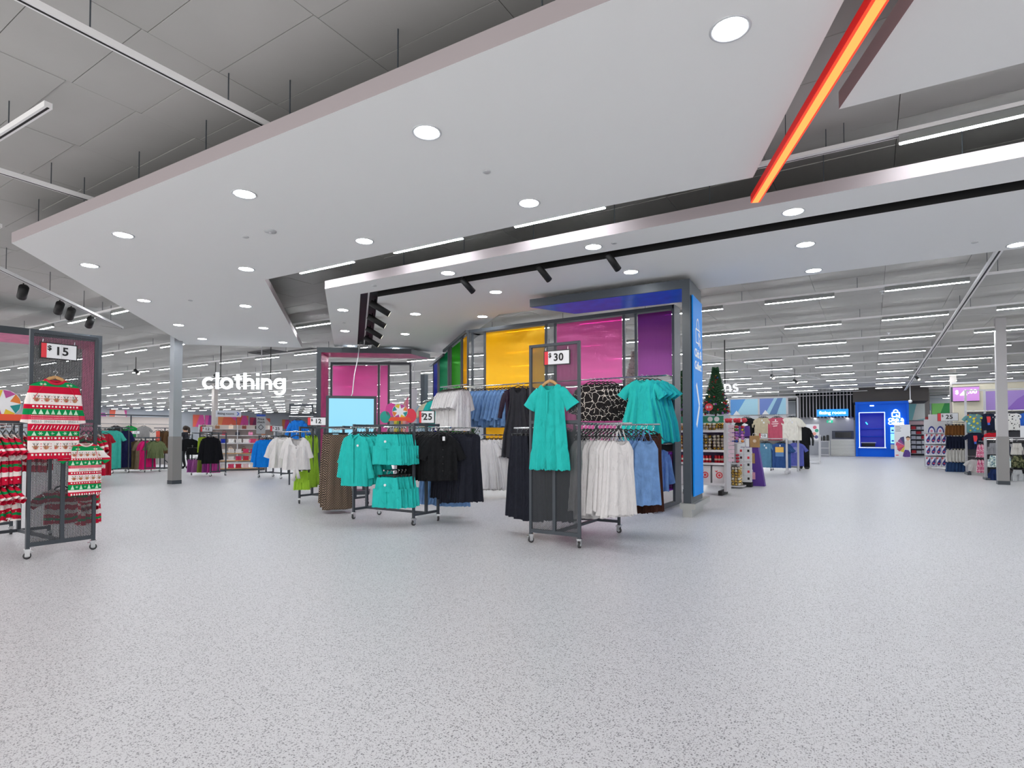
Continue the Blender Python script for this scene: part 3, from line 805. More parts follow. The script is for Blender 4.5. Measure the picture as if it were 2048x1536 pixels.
def knit_print(cloth, bands, w, sc, words):
    mb = MB()
    def poly(pts, mi):
        o = len(mb.v)
        a = sum(pts[i][0]*pts[(i+1) % len(pts)][1]-pts[(i+1) % len(pts)][0]*pts[i][1] for i in range(len(pts)))
        if a < 0: pts = pts[::-1]
        for x, z in pts: mb.v.append((x, cloth.front_y(x, z)-.0045-.0006*mi, z))
        mb.f.append(tuple(range(o, o+len(pts)))); mb.m.append(mi)
    def ell(x, z, rx, rz, mi, n=10): poly([(x+rx*cos(2*pi*i/n), z+rz*sin(2*pi*i/n)) for i in range(n)], mi)
    def line(x0, z0, x1, z1, t, mi):
        dx, dz = x1-x0, z1-z0; l = hypot(dx, dz); nx, nz = -dz/l*t/2, dx/l*t/2
        poly([(x0+nx, z0+nz), (x1+nx, z1+nz), (x1-nx, z1-nz), (x0-nx, z0-nz)], mi)
    for sg in (-1, 1):
        for k in range(5):
            q0, q1 = k/5, (k+1)/5
            line(sg*(.1+(w*.86-.1)*q0)*min(1, w/.2), -.135-.17*sc*q0, sg*(.1+(w*.86-.1)*q1)*min(1, w/.2), -.135-.17*sc*q1, .006*sc, 2)
    def across(step, ph=0.):
        x = -w*.93 + step*(.5+ph)
        while x < w*.93: yield x; x += step
    for i, (z0, c) in enumerate(bands):
        z1 = bands[i+1][0] if i+1 < len(bands) else z0+.05
        zc = -(z0+z1)/2; h = z1-z0
        if c == CRM and h > .06:
            for x in across(.084*sc):
                zz = zc-h*.1; r = .021*sc
                ell(x, zz, r*1.05, r, 0); ell(x, zz-.007*sc, .007*sc, .006*sc, 2)
                for sg in (-1, 1):
                    ell(x+sg*r*1.15, zz+r*.5, .008*sc, .005*sc, 0, 6); ell(x+sg*.008*sc, zz+.005*sc, .0035*sc, .004*sc, 1, 6)
                    line(x+sg*.008*sc, zz+r*.8, x+sg*.024*sc, zz+r*.8+.03*sc, .004*sc, 1); line(x+sg*.015*sc, zz+r+.008*sc, x+sg*.008*sc, zz+r+.024*sc, .004*sc, 1)
            for x in across(.084*sc, .5):
                for k in (-1, 0, 1): ell(x, zc+k*h*.2, .005*sc, .005*sc, 2, 6)
        elif c == CRM and h > .03:
            pass
        elif c == GRN and i == 1:
            for x in (-.13*sc, -.1*sc, .1*sc, .13*sc):
                for k in range(3): line(x-.014*sc*cos(k*pi/3), zc-.008-.014*sc*sin(k*pi/3), x+.014*sc*cos(k*pi/3), zc-.008+.014*sc*sin(k*pi/3), .004*sc, 4)
        elif c == GRN and h > .045 and i > 1:
            for n_, x in enumerate(across(.052*sc)):
                if n_ % 2 == 0 or h > .06: poly([(x-.02*sc, zc-h*.42), (x+.02*sc, zc-h*.42), (x, zc+h*.4)], 4)
                else:
                    for k in range(3): line(x-.018*sc*cos(k*pi/3), zc-.018*sc*sin(k*pi/3), x+.018*sc*cos(k*pi/3), zc+.018*sc*sin(k*pi/3), .005*sc, 4)
        elif c == RED and i > 2 and h > .06:
            for x in across(.03*sc): line(x-.008*sc, zc-h*.3, x+.008*sc, zc+h*.25, .006*sc, 3)
        elif c == RED and i > 2 and h > .02:
            for x in across(.032*sc): poly([(x-.008*sc, zc-h*.2), (x+.008*sc, zc-h*.2), (x+.008*sc, zc+h*.2), (x-.008*sc, zc+h*.2)], 3)
        elif c == '#d8405c':
            for k in (-.25, .25):
                for x in across(.012*sc): ell(x, zc+k*h, .0035*sc, .0035*sc, 3, 5)
        if c == CRM and .03 < h < .06 and words:
            me = text_mesh(words, h*.8, 0, 0, None, sx=.9)
            me.calc_loop_triangles()
            o = len(mb.v)
            for v in me.vertices:
                x = max(-w*.95, min(w*.95, v.co.x)); z = v.co.z+zc
                mb.v.append((x, cloth.front_y(x, z)-.009, z))
            for p in me.polygons: mb.f.append(tuple(o+q for q in p.vertices)); mb.m.append(5)
            bpy.data.meshes.remove(me)
    return mb
rack('charcoal wheeled rack with a tall perforated panel carrying the reindeer jumpers', -8.62, -7.4, 2.31, 2.9, 1.46, ('+x', 2.39),
     [((-7.64, 2.31, 1.4), (-7.64, 1.5, 1.4)), ((-7.95, 2.9, 1.4), (-7.95, 3.18, 1.4)), ((-7.64, 2.31, .9), (-7.64, 1.5, .9)), ((-7.95, 2.9, .72), (-7.95, 3.18, .72))])
jump = shirt(.83, .225, (.025, -.36, .042, .04, ''), t=.032, a=.006, flare=1.0, neck=(.085, .04), seed=3, w0=.19)
jz = 1.965
t = hang('reindeer_jumper', 'large red, white and green reindeer jumper on a wooden hanger', 'jumper', (-7.345, 2.503, jz), face(1, 0), garment_mesh('jumperA', jump, M_KNIT_A), 'wood')
part('knit_print', knit_print(jump, ADULT, .225, 1.0, 'BELLS  JINGLE BELLS  JINGLE'), PM, t, kind='stuff')
def collar(cloth, m, t, r=.012):
    pts = []
    nw, nd = cloth.neck
    for i in range(25):
        a = 2*pi*i/24; x = nw*1.02*cos(a)
        f = sin(a) < 0
        pts.append((x, (-.024 if f else .02)*abs(sin(a)), cloth.top_z(x*.97, f)+.002))
    part('collar', MB().tube(pts, r, 8, cap=False), m, t, True)
collar(jump, mat('collar_red', RED, .9), t, .014)
kid = shirt(.56, .155, (.07, -.12, .045, .04, ''), t=.026, a=.004, flare=1.0, neck=(.06, .03), seed=8, w0=.13)
t = hang('reindeer_jumper', 'small child size reindeer jumper hung below the large one', 'jumper', (-7.33, 2.785, 1.29), face(1, 0), garment_mesh('jumperK', kid, M_KNIT_K), 'small')
part('knit_print', knit_print(kid, KID, .155, .72, 'JINGLE BELLS'), PM, t, kind='stuff')
collar(kid, mat('collar_cream', '#e6c8c4', .9), t, .009)
tee_r = [garment_mesh('xmasr%d' % i, shirt(.52, .19, (.09, -.13, .06, .055, ''), a=.014, seed=20+i), M_KNIT_R) for i in range(3)]
tee_s = [garment_mesh('xmass%d' % i, shirt(.4, .15, (.07, -.1, .05, .045, ''), a=.014, seed=30+i), M_KNIT_R) for i in range(3)]
hang_row('reindeer_jumper', '{o} reindeer jumper from the panel on the upper left arm of the near rack', 'jumper', (-7.64, 2.24), (-7.64, 1.6), 13, 1.4, face(0, -1), tee_r, group='jumpers on the near rack')
hang_row('reindeer_jumper', '{o} small reindeer jumper from the panel on the lower left arm', 'jumper', (-7.64, 2.24), (-7.64, 1.6), 13, .9, face(0, -1), tee_s, group='jumpers on the near rack', hanger='small')
hang_row('reindeer_jumper', '{o} reindeer jumper from the panel on the upper right arm of the near rack', 'jumper', (-7.95, 3.0), (-7.95, 3.14), 4, 1.4, face(0, 1), tee_r, group='jumpers on the near rack')
hang_row('reindeer_jumper', '{o} small reindeer jumper from the panel on the lower right arm', 'jumper', (-7.95, 3.0), (-7.95, 3.14), 4, .72, face(.3, 1), tee_s, group='jumpers on the near rack', hanger='small')
hang('reindeer_jumper', 'reindeer jumper seen through the lower perforated panel', 'jumper', (-7.75, 2.72, .78), face(1, -.2), tee_s[0], 'small')
price_sign('fifteen dollar price sign wired to the tall perforated panel', (-7.37, 2.54, 2.095), face(1, 0), '15', .335, .175, hooks=True, cells=2)
rack('charcoal wheeled rack just behind the reindeer jumper rack', -10.7, -9.46, 2.2, 2.78, 1.46, None, [((-9.9, 2.2, 1.4), (-9.9, 1.6, 1.4)), ((-9.9, 2.78, 1.4), (-9.9, 3.3, 1.4))])
hang_row('reindeer_jumper', '{o} reindeer jumper on the rack behind the near rack', 'jumper', (-9.9, 2.9), (-9.9, 3.28), 7, 1.4, face(0, 1), tee_r, group='jumpers on the rack behind')
hang_row('reindeer_jumper', '{o} reindeer jumper on the near side of the rack behind', 'jumper', (-9.9, 2.05), (-9.9, 1.65), 7, 1.4, face(0, -1), tee_r, group='jumpers on the rack behind')

STAR = ['#d97a2e', '#b3478f', '#d9b82e', '#0f8a8a', '#d97a2e', '#b3478f', '#d9b82e', '#0f8a8a']
def star_board(label, loc, rz, r, balloons=False):
    t = thing('display_board', label, 'display board', loc, rz)
    n = 24; k = 8
    part('disc', MB().plate([(r*cos(2*pi*i/32), r*sin(2*pi*i/32)) for i in range(32)], 0, .012), M_PAPER, t)
    for i in range(k):
        a0, a1 = 2*pi*i/k, 2*pi*(i+1)/k
        pts = [(r*.42*cos((a0+a1)/2), r*.42*sin((a0+a1)/2)), (r*.98*cos(a0), r*.98*sin(a0)), (r*.98*cos((a0+a1)/2), r*.98*sin((a0+a1)/2)), (r*.98*cos(a1), r*.98*sin(a1))]
        part('coloured_segment', MB().plate(pts, -.003, 0), mat('star_%d' % i, STAR[i], .6), t)
    part('red_base', MB().plate([(-r*1.5, -r*1.25), (r*1.5, -r*1.25), (r*1.2, -r*.75), (-r*1.2, -r*.75)], -.008, -.004), mat('orange_card', '#e4512e', .6), t)
    part('stand', MB().box(-.02, .02, .012, .027, -r*1.25-.12 if not balloons else -loc[2], -r*.5), M_DARK, t)
    if balloons:
        for x, z, rr, c in ((-r*1.9, -r*.75, r*.8, '#12998a'), (-r*1.1, .2*r, r*.9, '#c9398f'), (r*1.35, -r*.55, r*.95, '#e0304a')):
            part('balloon', MB().plate([(x+rr*.85*cos(2*pi*i/20), z+rr*sin(2*pi*i/20)) for i in range(20)], .004, .01), mat('balloon_' + c[1:], c, .5), t)
    return t
star_board('round board with a white star on the rack at the left edge', (-10.45, 2.95, 1.74), face(.96, -.28), .2)
star_board('star board with green, pink and red balloon shapes behind the teal blouses', (-8.42, 8.88, 1.8), face(.69, -.72), .16, True)

# ------------------------------------------------------------------ portals with lined undersides
def portal(label, a, b, depth, zt, th, post_at, lining, sign=None, post_w=.12, plinth=True, skew=0.):
    """beam from a to b (near edge), post under one end; local x runs a -> b, y goes back"""
    ang = atan2(b[1]-a[1], b[0]-a[0]); ln = hypot(b[0]-a[0], b[1]-a[1])
    t = thing('portal_arch', label, 'portal', (a[0], a[1], 0), ang)
    zb = zt-th
    beam = [(0, 0), (ln, 0), (ln - (skew if post_at == 'a' else 0), depth), ((skew if post_at == 'b' else 0), depth)]
    part('beam', MB().prism(beam, zb, zt), M_DARK, t)
    part('underside_lining', MB().prism([(x+(.02 if x < ln/2 else -.02), y+(.02 if y < .1 else -.02)) for x, y in beam], zb-.004, zb-.001), lining, t)
    px = (0, post_w) if post_at == 'a' else (ln-post_w, ln)
    part('post', MB().box(px[0], px[1], 0, depth, .22 if plinth else 0, zb), M_DARK, t)
    ix = px[1] if post_at == 'a' else px[0]
    part('post_lining', MB().box(min(ix, ix+(.004 if post_at == 'a' else -.004)), max(ix, ix+(.004 if post_at == 'a' else -.004)), .02, depth-.02, .25, zb-.01), lining, t)
    if plinth:
        part('plinth', MB().box(px[0]-.01, px[1]+.01, -.01, depth+.01, 0, .14), M_STEEL, t)
        part('plinth_tray', MB().box(px[0]-.05, px[1]+.07, -.04, depth+.3, .13, .22), M_STEEL, t)
    return t
def lining(name, c, r=.16):
    return mat(name, c, rough=max(r, .35), metal=.05, noise=.4, nscale=5, spec=.2)  # noise blotches paint blurred reflections of the store into the colour
p1 = portal('dark click and collect portal with a blue lined underside', (-5.22, 8.86), (-2.39, 9.03), .93, 3.767, .143, 'b', lining('blue_mottled_lining', '#1068ff', .2), skew=.5)
for z0, z1 in ((.32, 3.53),):
    part('blue_sign', MB().box(2.845, 2.865, .1, .86, z0, z1), M_BLUE, p1)
M_SIGNPRINT = mat('sign_white', '#f2f6fa', .5)
def side_letter(s, y, z, size, bold=.004):
    me = text_mesh(s, size, .002, bold, M_SIGNPRINT)
    me.transform(Matrix.Translation((2.867, y, z)) @ Matrix.Rotation(radians(90), 4, 'Z'))
    part('lettering', me, None, p1)
side_letter('Click &', .48, 2.62, .185, .006); side_letter('Collect', .48, 2.42, .185, .006)
bag = MB()
def side_stroke(mb, pts, w=.022):
    for (y0, z0), (y1, z1) in zip(pts, pts[1:]): mb.bar((2.867, y0, z0), (2.867, y1, z1), .004, w, up=(1, 0, 0)) if False else mb.bar((2.867, y0, z0), (2.867, y1, z1), w, .004, up=(1, 0, 0))
side_stroke(bag, [(.3, 3.02), (.32, 2.8), (.52, 2.8)]); side_stroke(bag, [(.3, 3.02), (.64, 3.02), (.66, 2.9)])
side_stroke(bag, [(.4, 3.02)] + [(.47-.09*cos(a), 3.08+.12*sin(a)) for a in [i*pi/8 for i in range(9)]] + [(.56, 3.02)])
side_stroke(bag, [(.52, 2.98), (.52, 2.76), (.58, 2.82), (.66, 2.74), (.7, 2.79), (.62, 2.86), (.68, 2.9), (.52, 2.98)])
part('bag_logo', bag, M_SIGNPRINT, p1)
chev = MB(); side_stroke(chev, [(.32, 2.12), (.56, 1.78), (.32, 1.44)], .085); part('arrow', chev, M_SIGNPRINT, p1)
pink_l = lining('pink_mottled_lining', '#df6a9c', .22)
portal('dark portal with a pink underside behind the blank blue screen', (-13.09, 10.47), (-11.05, 12.1), 1.0, 3.77, .14, 'a', pink_l, skew=-.5)
portal('dark portal with a pink underside behind the reindeer jumper rack', (-16.8, 3.2), (-16.15, 6.45), 1.7, 3.77, .16, 'b', pink_l)

# blank screen
t = thing('display_screen', 'blank pale blue screen in a dark frame behind the teal clothes', 'screen', (-9.5, 8.4, 0), face(.69, -.72))
t.location = (-9.72, 8.72, 0); WM[t] = Matrix.Translation((-9.72, 8.72, 0)) @ Matrix.Rotation(face(.69, -.72), 4, 'Z')
part('bezel', MB().box(-.54, .54, 0, .07, 1.2, 2.17), M_DARK, t)
part('screen_glass', MB().box(-.48, .48, -.004, 0, 1.26, 2.11), mat('lit_screen', '#1a2a32', rough=.3, emit=.95, emit_color='#92dcf8'), t)
part('stand', MB().box(-.3, -.24, .02, .08, .08, 1.25).box(.24, .3, .02, .08, .08, 1.25).box(-.4, .4, -.2, .3, 0, .08), M_DARK, t)

# ------------------------------------------------------------------ rainbow display wall
ORANGE = polycarbonate('orange_polycarbonate', '#ffd400', '#ffc400')
PINKP = polycarbonate('pink_polycarbonate', '#e274b8', '#dc5cac')
PURPP = polycarbonate('purple_polycarbonate', '#a04aa2', '#94409a')
YELP = polycarbonate('yellow_polycarbonate', '#f2c40c', '#e0b000')
GRNP = polycarbonate('green_polycarbonate', '#3fae2c', '#2a9a20')
DGRP = polycarbonate('deep_green_polycarbonate', '#0f9e6a', '#0a8a5a')
BLUP = polycarbonate('blue_polycarbonate', '#1c2ea8', '#1020a0')
t = thing('display_wall', 'tall rainbow display wall with orange, pink and purple translucent panels', 'display wall', (-5.3, 10.3, 0))
YW = 10.3
part('top_beam', MB().box(-7.62, -3.0, YW-.06, YW+.3, 3.6, 3.67), M_DARK, t, world=True)
for x in (-7.58, -7.24, -5.68, -5.47, -3.98, -3.74, -3.03):
    part('upright', MB().box(x-.022, x+.022, YW, YW+.04, .1, 3.6), M_DARK, t, world=True)
part('end_panel', MB().box(-3.03, -2.99, YW-.06, YW+.32, .1, 3.67), M_DARK, t, world=True)
for x0, x1, z0, z1, m in ((-7.2, -5.72, 2.28, 3.58, ORANGE), (-7.2, -5.72, .35, 2.24, ORANGE), (-5.43, -4.02, 2.3, 3.58, PINKP), (-5.43, -4.02, .35, 2.26, PINKP), (-3.7, -3.06, 2.38, 3.58, PURPP), (-3.7, -3.06, .3, 1.0, PURPP)):
    part('colour_panel', MB().box(x0, x1, YW+.012, YW+.022, z0, z1), m, t, world=True)
part('shelf_back', MB().box(-3.7, -3.05, YW+.06, YW+.08, .3, 1.95), M_BLACK, t, world=True)
for z in (.3, .62, .95): part('shelf', MB().box(-3.7, -3.05, YW-.2, YW+.06, z, z+.03), mat('purple_shelf', '#8a1fb0', .4), t, world=True)
for x in (-3.03, -5.3, -7.58):
    part('foot', MB().box(x-.035, x+.035, YW-1.15 if x > -4 else YW-.5, YW+.35, .03, .1), M_DARK, t, world=True)
for z in (2.36, 1.14): part('hang_rail', MB().tube([(-7.55, YW-.33, z), (-3.05, YW-.33, z)], .014, 8), M_CHROME, t, world=True)
for x in (-7.5, -5.68, -5.47, -3.98, -3.74, -3.06):
    for z in (2.36, 1.14): part('bracket', MB().bar((x, YW, z), (x, YW-.34, z), .02, .025), M_STEEL, t, world=True)
dv = Vector((-2.27, 1.98, 0)).normalized(); nv = Vector((dv.y, -dv.x, 0))  # nv points toward the aisle when reversed
t = thing('display_wall', 'diagonal end of the rainbow wall with yellow, green and blue panels', 'display wall', (-7.65, 10.25, 0), atan2(dv.y, dv.x))
part('top_beam', MB().box(0, 3.05, -.3, .06, 3.6, 3.67), M_DARK, t)
part('far_beam', MB().box(3.05, 5.6, -.02, .06, 3.5, 3.56), M_DARK, t)
for s in (.02, .6, .76, 2.05, 2.3, 2.5, 3.95, 4.2, 5.1): part('upright', MB().box(s-.02, s+.02, -.02, .02, .1, 3.6 if s < 3 else 3.5), M_DARK, t)
for s0, s1, m in ((.06, .52, YELP), (.82, 1.98, GRNP), (2.55, 3.88, DGRP), (4.28, 5.02, BLUP)):
    part('colour_panel', MB().box(s0, s1, -.006, .004, .4, 3.56 if s0 < 3 else 3.48), m, t)
part('hang_rail', MB().tube([(.1, .34, 2.33), (5.0, .34, 2.33)], .014, 8), M_CHROME, t)
for s in (.1, .76, 2.3, 3.95, 5.0): part('bracket', MB().bar((s, 0, 2.33), (s, .35, 2.33), .02, .025), M_STEEL, t)
part('foot', MB().box(0, .07, -.1, .5, 0, .1), M_DARK, t)
part('front_arm', MB().tube([(-6.75, 9.0, 2.3), (-7.6, 9.22, 2.3)], .013, 8).tube([(-7.5, 9.2, 2.3), (-7.66, 10.2, 2.3)], .013, 8), M_CHROME, t, world=True)
part('foot', MB().box(5.0, 5.07, -.1, .5, 0, .1), M_DARK, t)
tgt = thing('steel_pillar', 'dark square post standing behind the blue end panel', 'post', (-13.0, 14.9, 0))
part('shaft', MB().box(-.09, .09, -.09, .09, .05, 3.4), mat('navy_post', '#2a3a48', .4), tgt)
part('base', MB().box(-.12, .12, -.12, .12, 0, .05), M_STEEL, tgt)

# pink panel fixture
ang = atan2(12.86-11.56, 13.81-11.75)
t = thing('display_wall', 'dark framed pink panel display wall behind the blank screen', 'display wall', (-13.81, 11.56, 0), atan2(1.305, 2.06))
W = hypot(2.06, 1.305)
part('top_beam', MB().box(0, W, -.02, .2, 3.45, 3.52), M_DARK, t)
for x in (.02, 1.46, 1.76, W-.02): part('upright', MB().box(x-.03, x+.03, 0, .05, .1, 3.45), M_DARK, t)
for x0, x1 in ((.06, 1.42), (1.5, 1.73)): part('colour_panel', MB().box(x0, x1, .012, .022, .5, 3.42), PINKP, t)
for x in (.02, W-.02): part('foot', MB().box(x-.03, x+.03, -.3, .4, 0, .1), M_DARK, t)

# ------------------------------------------------------------------ teal dress rack
TEAL = '#2abdb6'
M_TEAL = fabric(TEAL, 'teal_cotton'); M_BLK = fabric('#17181b', 'black_cotton', noise=.3); M_WHT = fabric('#d9d6d6', 'white_cotton', noise=.05)
M_DENIM = fabric('#7399cb', 'mid_denim', noise=.35, nscale=9); M_DENIM2 = fabric('#3f5f8f', 'dark_denim', noise=.35, nscale=9); M_NAVY = fabric('#20222c', 'charcoal_navy_jersey', noise=.2)
rack('charcoal wheeled rack with a tall perforated panel holding the teal dress', -3.46, -2.82, 5.9, 7.1, 1.46, ('-y', 2.37),
     [((-2.84, 6.2, 1.42), (-2.3, 6.2, 1.42)), ((-2.84, 6.9, 1.42), (-2.2, 6.9, 1.42)), ((-3.44, 6.3, 1.38), (-3.95, 6.3, 1.38)), ((-3.44, 6.9, 1.38), (-3.95, 6.9, 1.38))])
D = Cloth([(-.105, .135, .03, .002), (-.16, .165, .04, .006), (-.3, .185, .045, .01), (-.5, .2, .05, .014), (-.84, .235, .06, .018), (-.86, .228, .056, .014), (-.9, .25, .064, .022), (-1.1, .27, .07, .026)], 9, (.1, .07), .3, (.1, -.2, .055, .09, ''), hem=.018, seed=5, rows=30, n=72)
t = hang('teal_dress', 'teal button front dress on a wooden hanger in front of the perforated panel', 'dress', (-3.17, 5.845, 1.985), face(0, -1), garment_mesh('tealdress', D, M_TEAL), 'wood')
part('button_placket', MB().box(-.009, .009, D.front_y(0, -.3)-.012, D.front_y(0, -.3)-.004, -.45, -.19), M_TEAL, t)
part('neck_tie', MB().tube([(-.06, -.04, -.14), (-.01, -.055, -.2), (-.015, -.06, -.33)], .004, 5).tube([(.06, -.04, -.14), (.01, -.055, -.2), (.012, -.06, -.31)], .004, 5), M_TEAL, t)
sc = MB()
for i in range(15):
    x = -.25+.0357*i; sc.ball((x, D.front_y(x*.98, -1.09)+.006, -1.095), .014, 8, 4, sz=.8)
part('scalloped_hem', sc, M_TEAL, t, True, kind='stuff')
for i in range(2):
    z = -.37-.25*i
price_sign('thirty dollar price sign wired to the tall perforated panel', (-3.09, 5.865, 2.105), face(.06, -1), '30', .335, .175, hooks=True)
white = [garment_mesh('camiw%d' % i, cami(.84, 40+i), M_WHT) for i in range(3)]
hang_row('cami_dress', '{o} white strappy dress from the front on the thirty dollar rack', 'dress', (-2.42, 6.15), (-2.9, 6.2), 11, 1.42, face(.8, -.6), white, group='white strappy dresses', jitter=.14)
den = [garment_mesh('camid%d' % i, cami(.8, 50+i), M_DENIM) for i in range(2)]
hang_row('denim_dress', '{o} blue denim strappy dress from the front beside the white dresses', 'dress', (-2.36, 6.86), (-2.78, 6.9), 7, 1.42, face(.8, -.6), den, group='denim strappy dresses', jitter=.12)
M_BROWN = fabric('#3a2018', 'brown_cord', noise=.3, nscale=30)
brn = garment_mesh('brown', dress(1.0, .13, None, .16, .13, seed=61), M_BROWN)
hang_row('brown_dress', '{o} dark brown dress at the end of the denim dresses', 'dress', (-2.36, 7.12), (-2.5, 7.16), 2, 1.4, face(.8, -.5), [brn], group='dark brown dresses')
maxi = [garment_mesh('maxi%d' % i, skirt(1.05, .15, .27, .035, .024, 70+i, 9), M_NAVY) for i in range(2)]
hang_row('maxi_skirt', '{o} black maxi skirt from the perforated panel at the near rack', 'skirt', (-3.62, 6.3), (-3.9, 6.3), 5, 1.38, face(-.5, -.85), maxi, 'clip', 'black maxi skirts', jitter=.1)
gcam = garment_mesh('camib', cami(.95, 77, hip=.25), M_WHT)
hang_row('cami_dress', '{o} white strappy dress seen through the perforated panel', 'dress', (-2.98, 6.35), (-3.1, 6.5), 2, 1.42, face(.5, -.85), [gcam], group='white dresses behind the panel')
hang_row('black_dress', '{o} black dress seen dark behind the perforated panel', 'dress', (-3.3, 6.25), (-3.3, 6.8), 5, 1.42, face(-.2, -1), [garment_mesh('blkd', dress(1.1, .2, None, .26, seed=79), M_NAVY)], group='black dresses behind the panel', jitter=.1)

# ------------------------------------------------------------------ teal and black rack
rack('charcoal four way rack carrying teal shirts, teal shorts and black blouses', -6.76, -5.53, 6.12, 6.66, 1.46, None,
     [((-6.25, 6.12, 1.4), (-6.31, 5.65, 1.4)), ((-5.68, 6.12, 1.4), (-5.7, 5.7, 1.4)), ((-5.68, 6.12, .8), (-5.7, 5.7, .8)), ((-5.9, 6.42, 1.4), (-5.1, 6.42, 1.4)), ((-5.53, 6.66, 1.4), (-4.9, 6.78, 1.4))])
bl = [garment_mesh('tealb%d' % i, shirt(.74, .2, (.06, -.52, .06, 0.055, ''), t=.035, a=.014, flare=1.12, neck=(.06, .05), seed=80+i, w0=.16), M_TEAL) for i in range(3)]
bl += [garment_mesh('teals%d' % i, shirt(.72, .19, (.07, -.3, .075, .085, ''), t=.035, a=.018, flare=1.15, neck=(.06, .05), seed=90+i, w0=.16), M_TEAL) for i in range(2)]
for i, o in enumerate(hang_row('teal_shirt', '{o} teal linen shirt from the front on the four way rack', 'shirt', (-6.3, 5.72), (-6.24, 6.08), 8, 1.4, face(.25, -.97), [bl[0], bl[3], bl[4]], group='teal linen shirts', jitter=.16)):
    if i == 0:
        c = shirt(.74, .2, (.06, -.52, .06, 0.055, ''), t=.035, a=.014, flare=1.12, neck=(.06, .05), seed=80, w0=.16)
        part('placket', MB().box(-.014, .014, -.058, -.046, -.8, -.16), M_TEAL, o)
        part('collar', MB().tube([(-.07, .01, -.09), (-.06, -.03, -.11), (-.012, -.05, -.16)], .016, 6, flat=.6).tube([(.07, .01, -.09), (.06, -.03, -.11), (.012, -.05, -.16)], .016, 6, flat=.6), M_TEAL, o, True)
        part('price_sticker', MB().tube([(.08, -.05, -.26), (.08, -.056, -.26)], .017, 14), M_PAPER, o)
sh = [garment_mesh('tealsh%d' % i, Shorts(.42, .17, .13, seed=100+i), M_TEAL) for i in range(3)]
for z, lab in ((1.4, 'upper'), (.8, 'lower')):
    for i, o in enumerate(hang_row('teal_shorts', '{o} pair of teal shorts from the front on the %s arm' % lab, 'shorts', (-5.7, 5.76), (-5.68, 6.1), 8 if z > 1 else 6, z, face(.2, -.98), sh, 'clip', 'teal shorts', jitter=.08)):
        if i == 0: part('price_sticker', MB().tube([(.02, -.075, -.2), (.02, -.085, -.2)], .017, 14), M_PAPER, o)
bb = [garment_mesh('blackb%d' % i, shirt(.66, .205, (.085, -.25, .06, 0.062, ''), t=.034, a=.014, flare=1.08, neck=(.05, .12), seed=110+i, w0=.17), M_BLK) for i in range(3)]
for i, o in enumerate(hang_row('black_blouse', '{o} black short sleeve blouse from the front on the four way rack', 'blouse', (-5.2, 6.36), (-5.84, 6.42), 12, 1.4, face(.72, -.69), bb, group='black blouses', swing=(.01, -.05, -.13), jitter=.06)):
    if i == 0:
        part('lapel', MB().tube([(-.05, -.01, -.09), (-.06, -.045, -.15), (-.005, -.055, -.25)], .014, 6, flat=.5).tube([(.05, -.01, -.09), (.06, -.045, -.15), (.005, -.055, -.25)], .014, 6, flat=.5), M_BLK, o, True)
        for k in range(4): part('button', MB().tube([(0, -.048, -.32-.1*k), (0, -.056, -.32-.1*k)], .007, 8), M_PLASTIC, o)
bd = [garment_mesh('blackd%d' % i, dress(1.0, .17, None, .22, .17, t=.03, a=.016, seed=120+i, folds=7), M_NAVY) for i in range(2)]
hang_row('black_dress', '{o} long black dress from the front at the end of the four way rack', 'dress', (-4.98, 6.7), (-5.42, 6.66), 8, 1.4, face(.75, -.66), bd, group='long black dresses', jitter=.07)
ds = garment_mesh('denims', skirt(.62, .15, .24, .03, .016, 131), M_DENIM)
hang_row('denim_skirt', '{o} blue denim skirt hanging low behind the teal shorts', 'skirt', (-5.9, 6.95), (-5.45, 7.0), 5, .92, face(.5, -.85), [ds], 'clip', 'low denim skirts')
price_sign('twenty five dollar price sign standing on the four way rack', (-5.5, 6.36, 1.46), face(.45, -.9), '25', .24, .19)

# skirt and blouse rack
rack('charcoal wheeled rack with lime dresses and white blouses', -9.15, -7.95, 6.95, 7.52, 1.46, None,
     [((-7.95, 6.75, 1.4), (-7.1, 6.45, 1.4)), ((-9.15, 7.2, 1.36), (-9.8, 6.95, 1.36)), ((-8.9, 6.95, 1.36), (-8.9, 6.6, 1.36)), ((-7.95, 6.75, 1.4), (-7.95, 6.95, 1.4))])
M_LATT = print_material('brown_lattice_print', '#2b2421', '#a48f7c', 'lattice', 40, .18)
tr = [garment_mesh('trs%d' % i, skirt(1.22, .15, .22, .035, .024, 140+i, 8, .004), M_LATT) for i in range(3)]
hang_row('printed_trousers', '{o} pair of brown lattice print wide trousers from the front', 'trousers', (-7.42, 6.4), (-7.86, 6.62), 9, 1.4, face(.8, -.6), tr, 'clip', 'brown printed trousers', jitter=.08)
bw = shirt(.6, .2, (.05, -.3, .06, .05, ''), t=.04, a=.02, flare=1.25, neck=(.1, .17), seed=150, w0=.15)
t = hang('white_blouse', 'white button front tie blouse facing forward beside lime dresses', 'blouse', (-8.92, 6.7, 1.36), face(.75, -.66), garment_mesh('wblouse', bw, M_WHT))
for k in range(4): part('button', MB().tube([(0, -.052, -.3-.09*k), (0, -.06, -.3-.09*k)], .008, 8), M_INK, t)
part('tie_knot', MB().tube([(0, -.05, -.64), (-.02, -.06, -.74), (-.05, -.05, -.9)], [.02, .025, .035], 8, flat=.4).tube([(0, -.05, -.64), (.03, -.06, -.74), (.05, -.05, -.86)], [.02, .025, .03], 8, flat=.4), M_WHT, t, True)
hang('white_blouse', 'white three quarter sleeve blouse behind the tie blouse', 'blouse', (-9.68, 6.95, 1.36), face(.75, -.66), garment_mesh('wblouse2', shirt(.6, .2, (.08, -.3, .06, 0.06, ''), a=.018, flare=1.25, seed=152, w0=.16), M_WHT))
M_LIME = fabric('#9ac53a', 'lime_cotton')
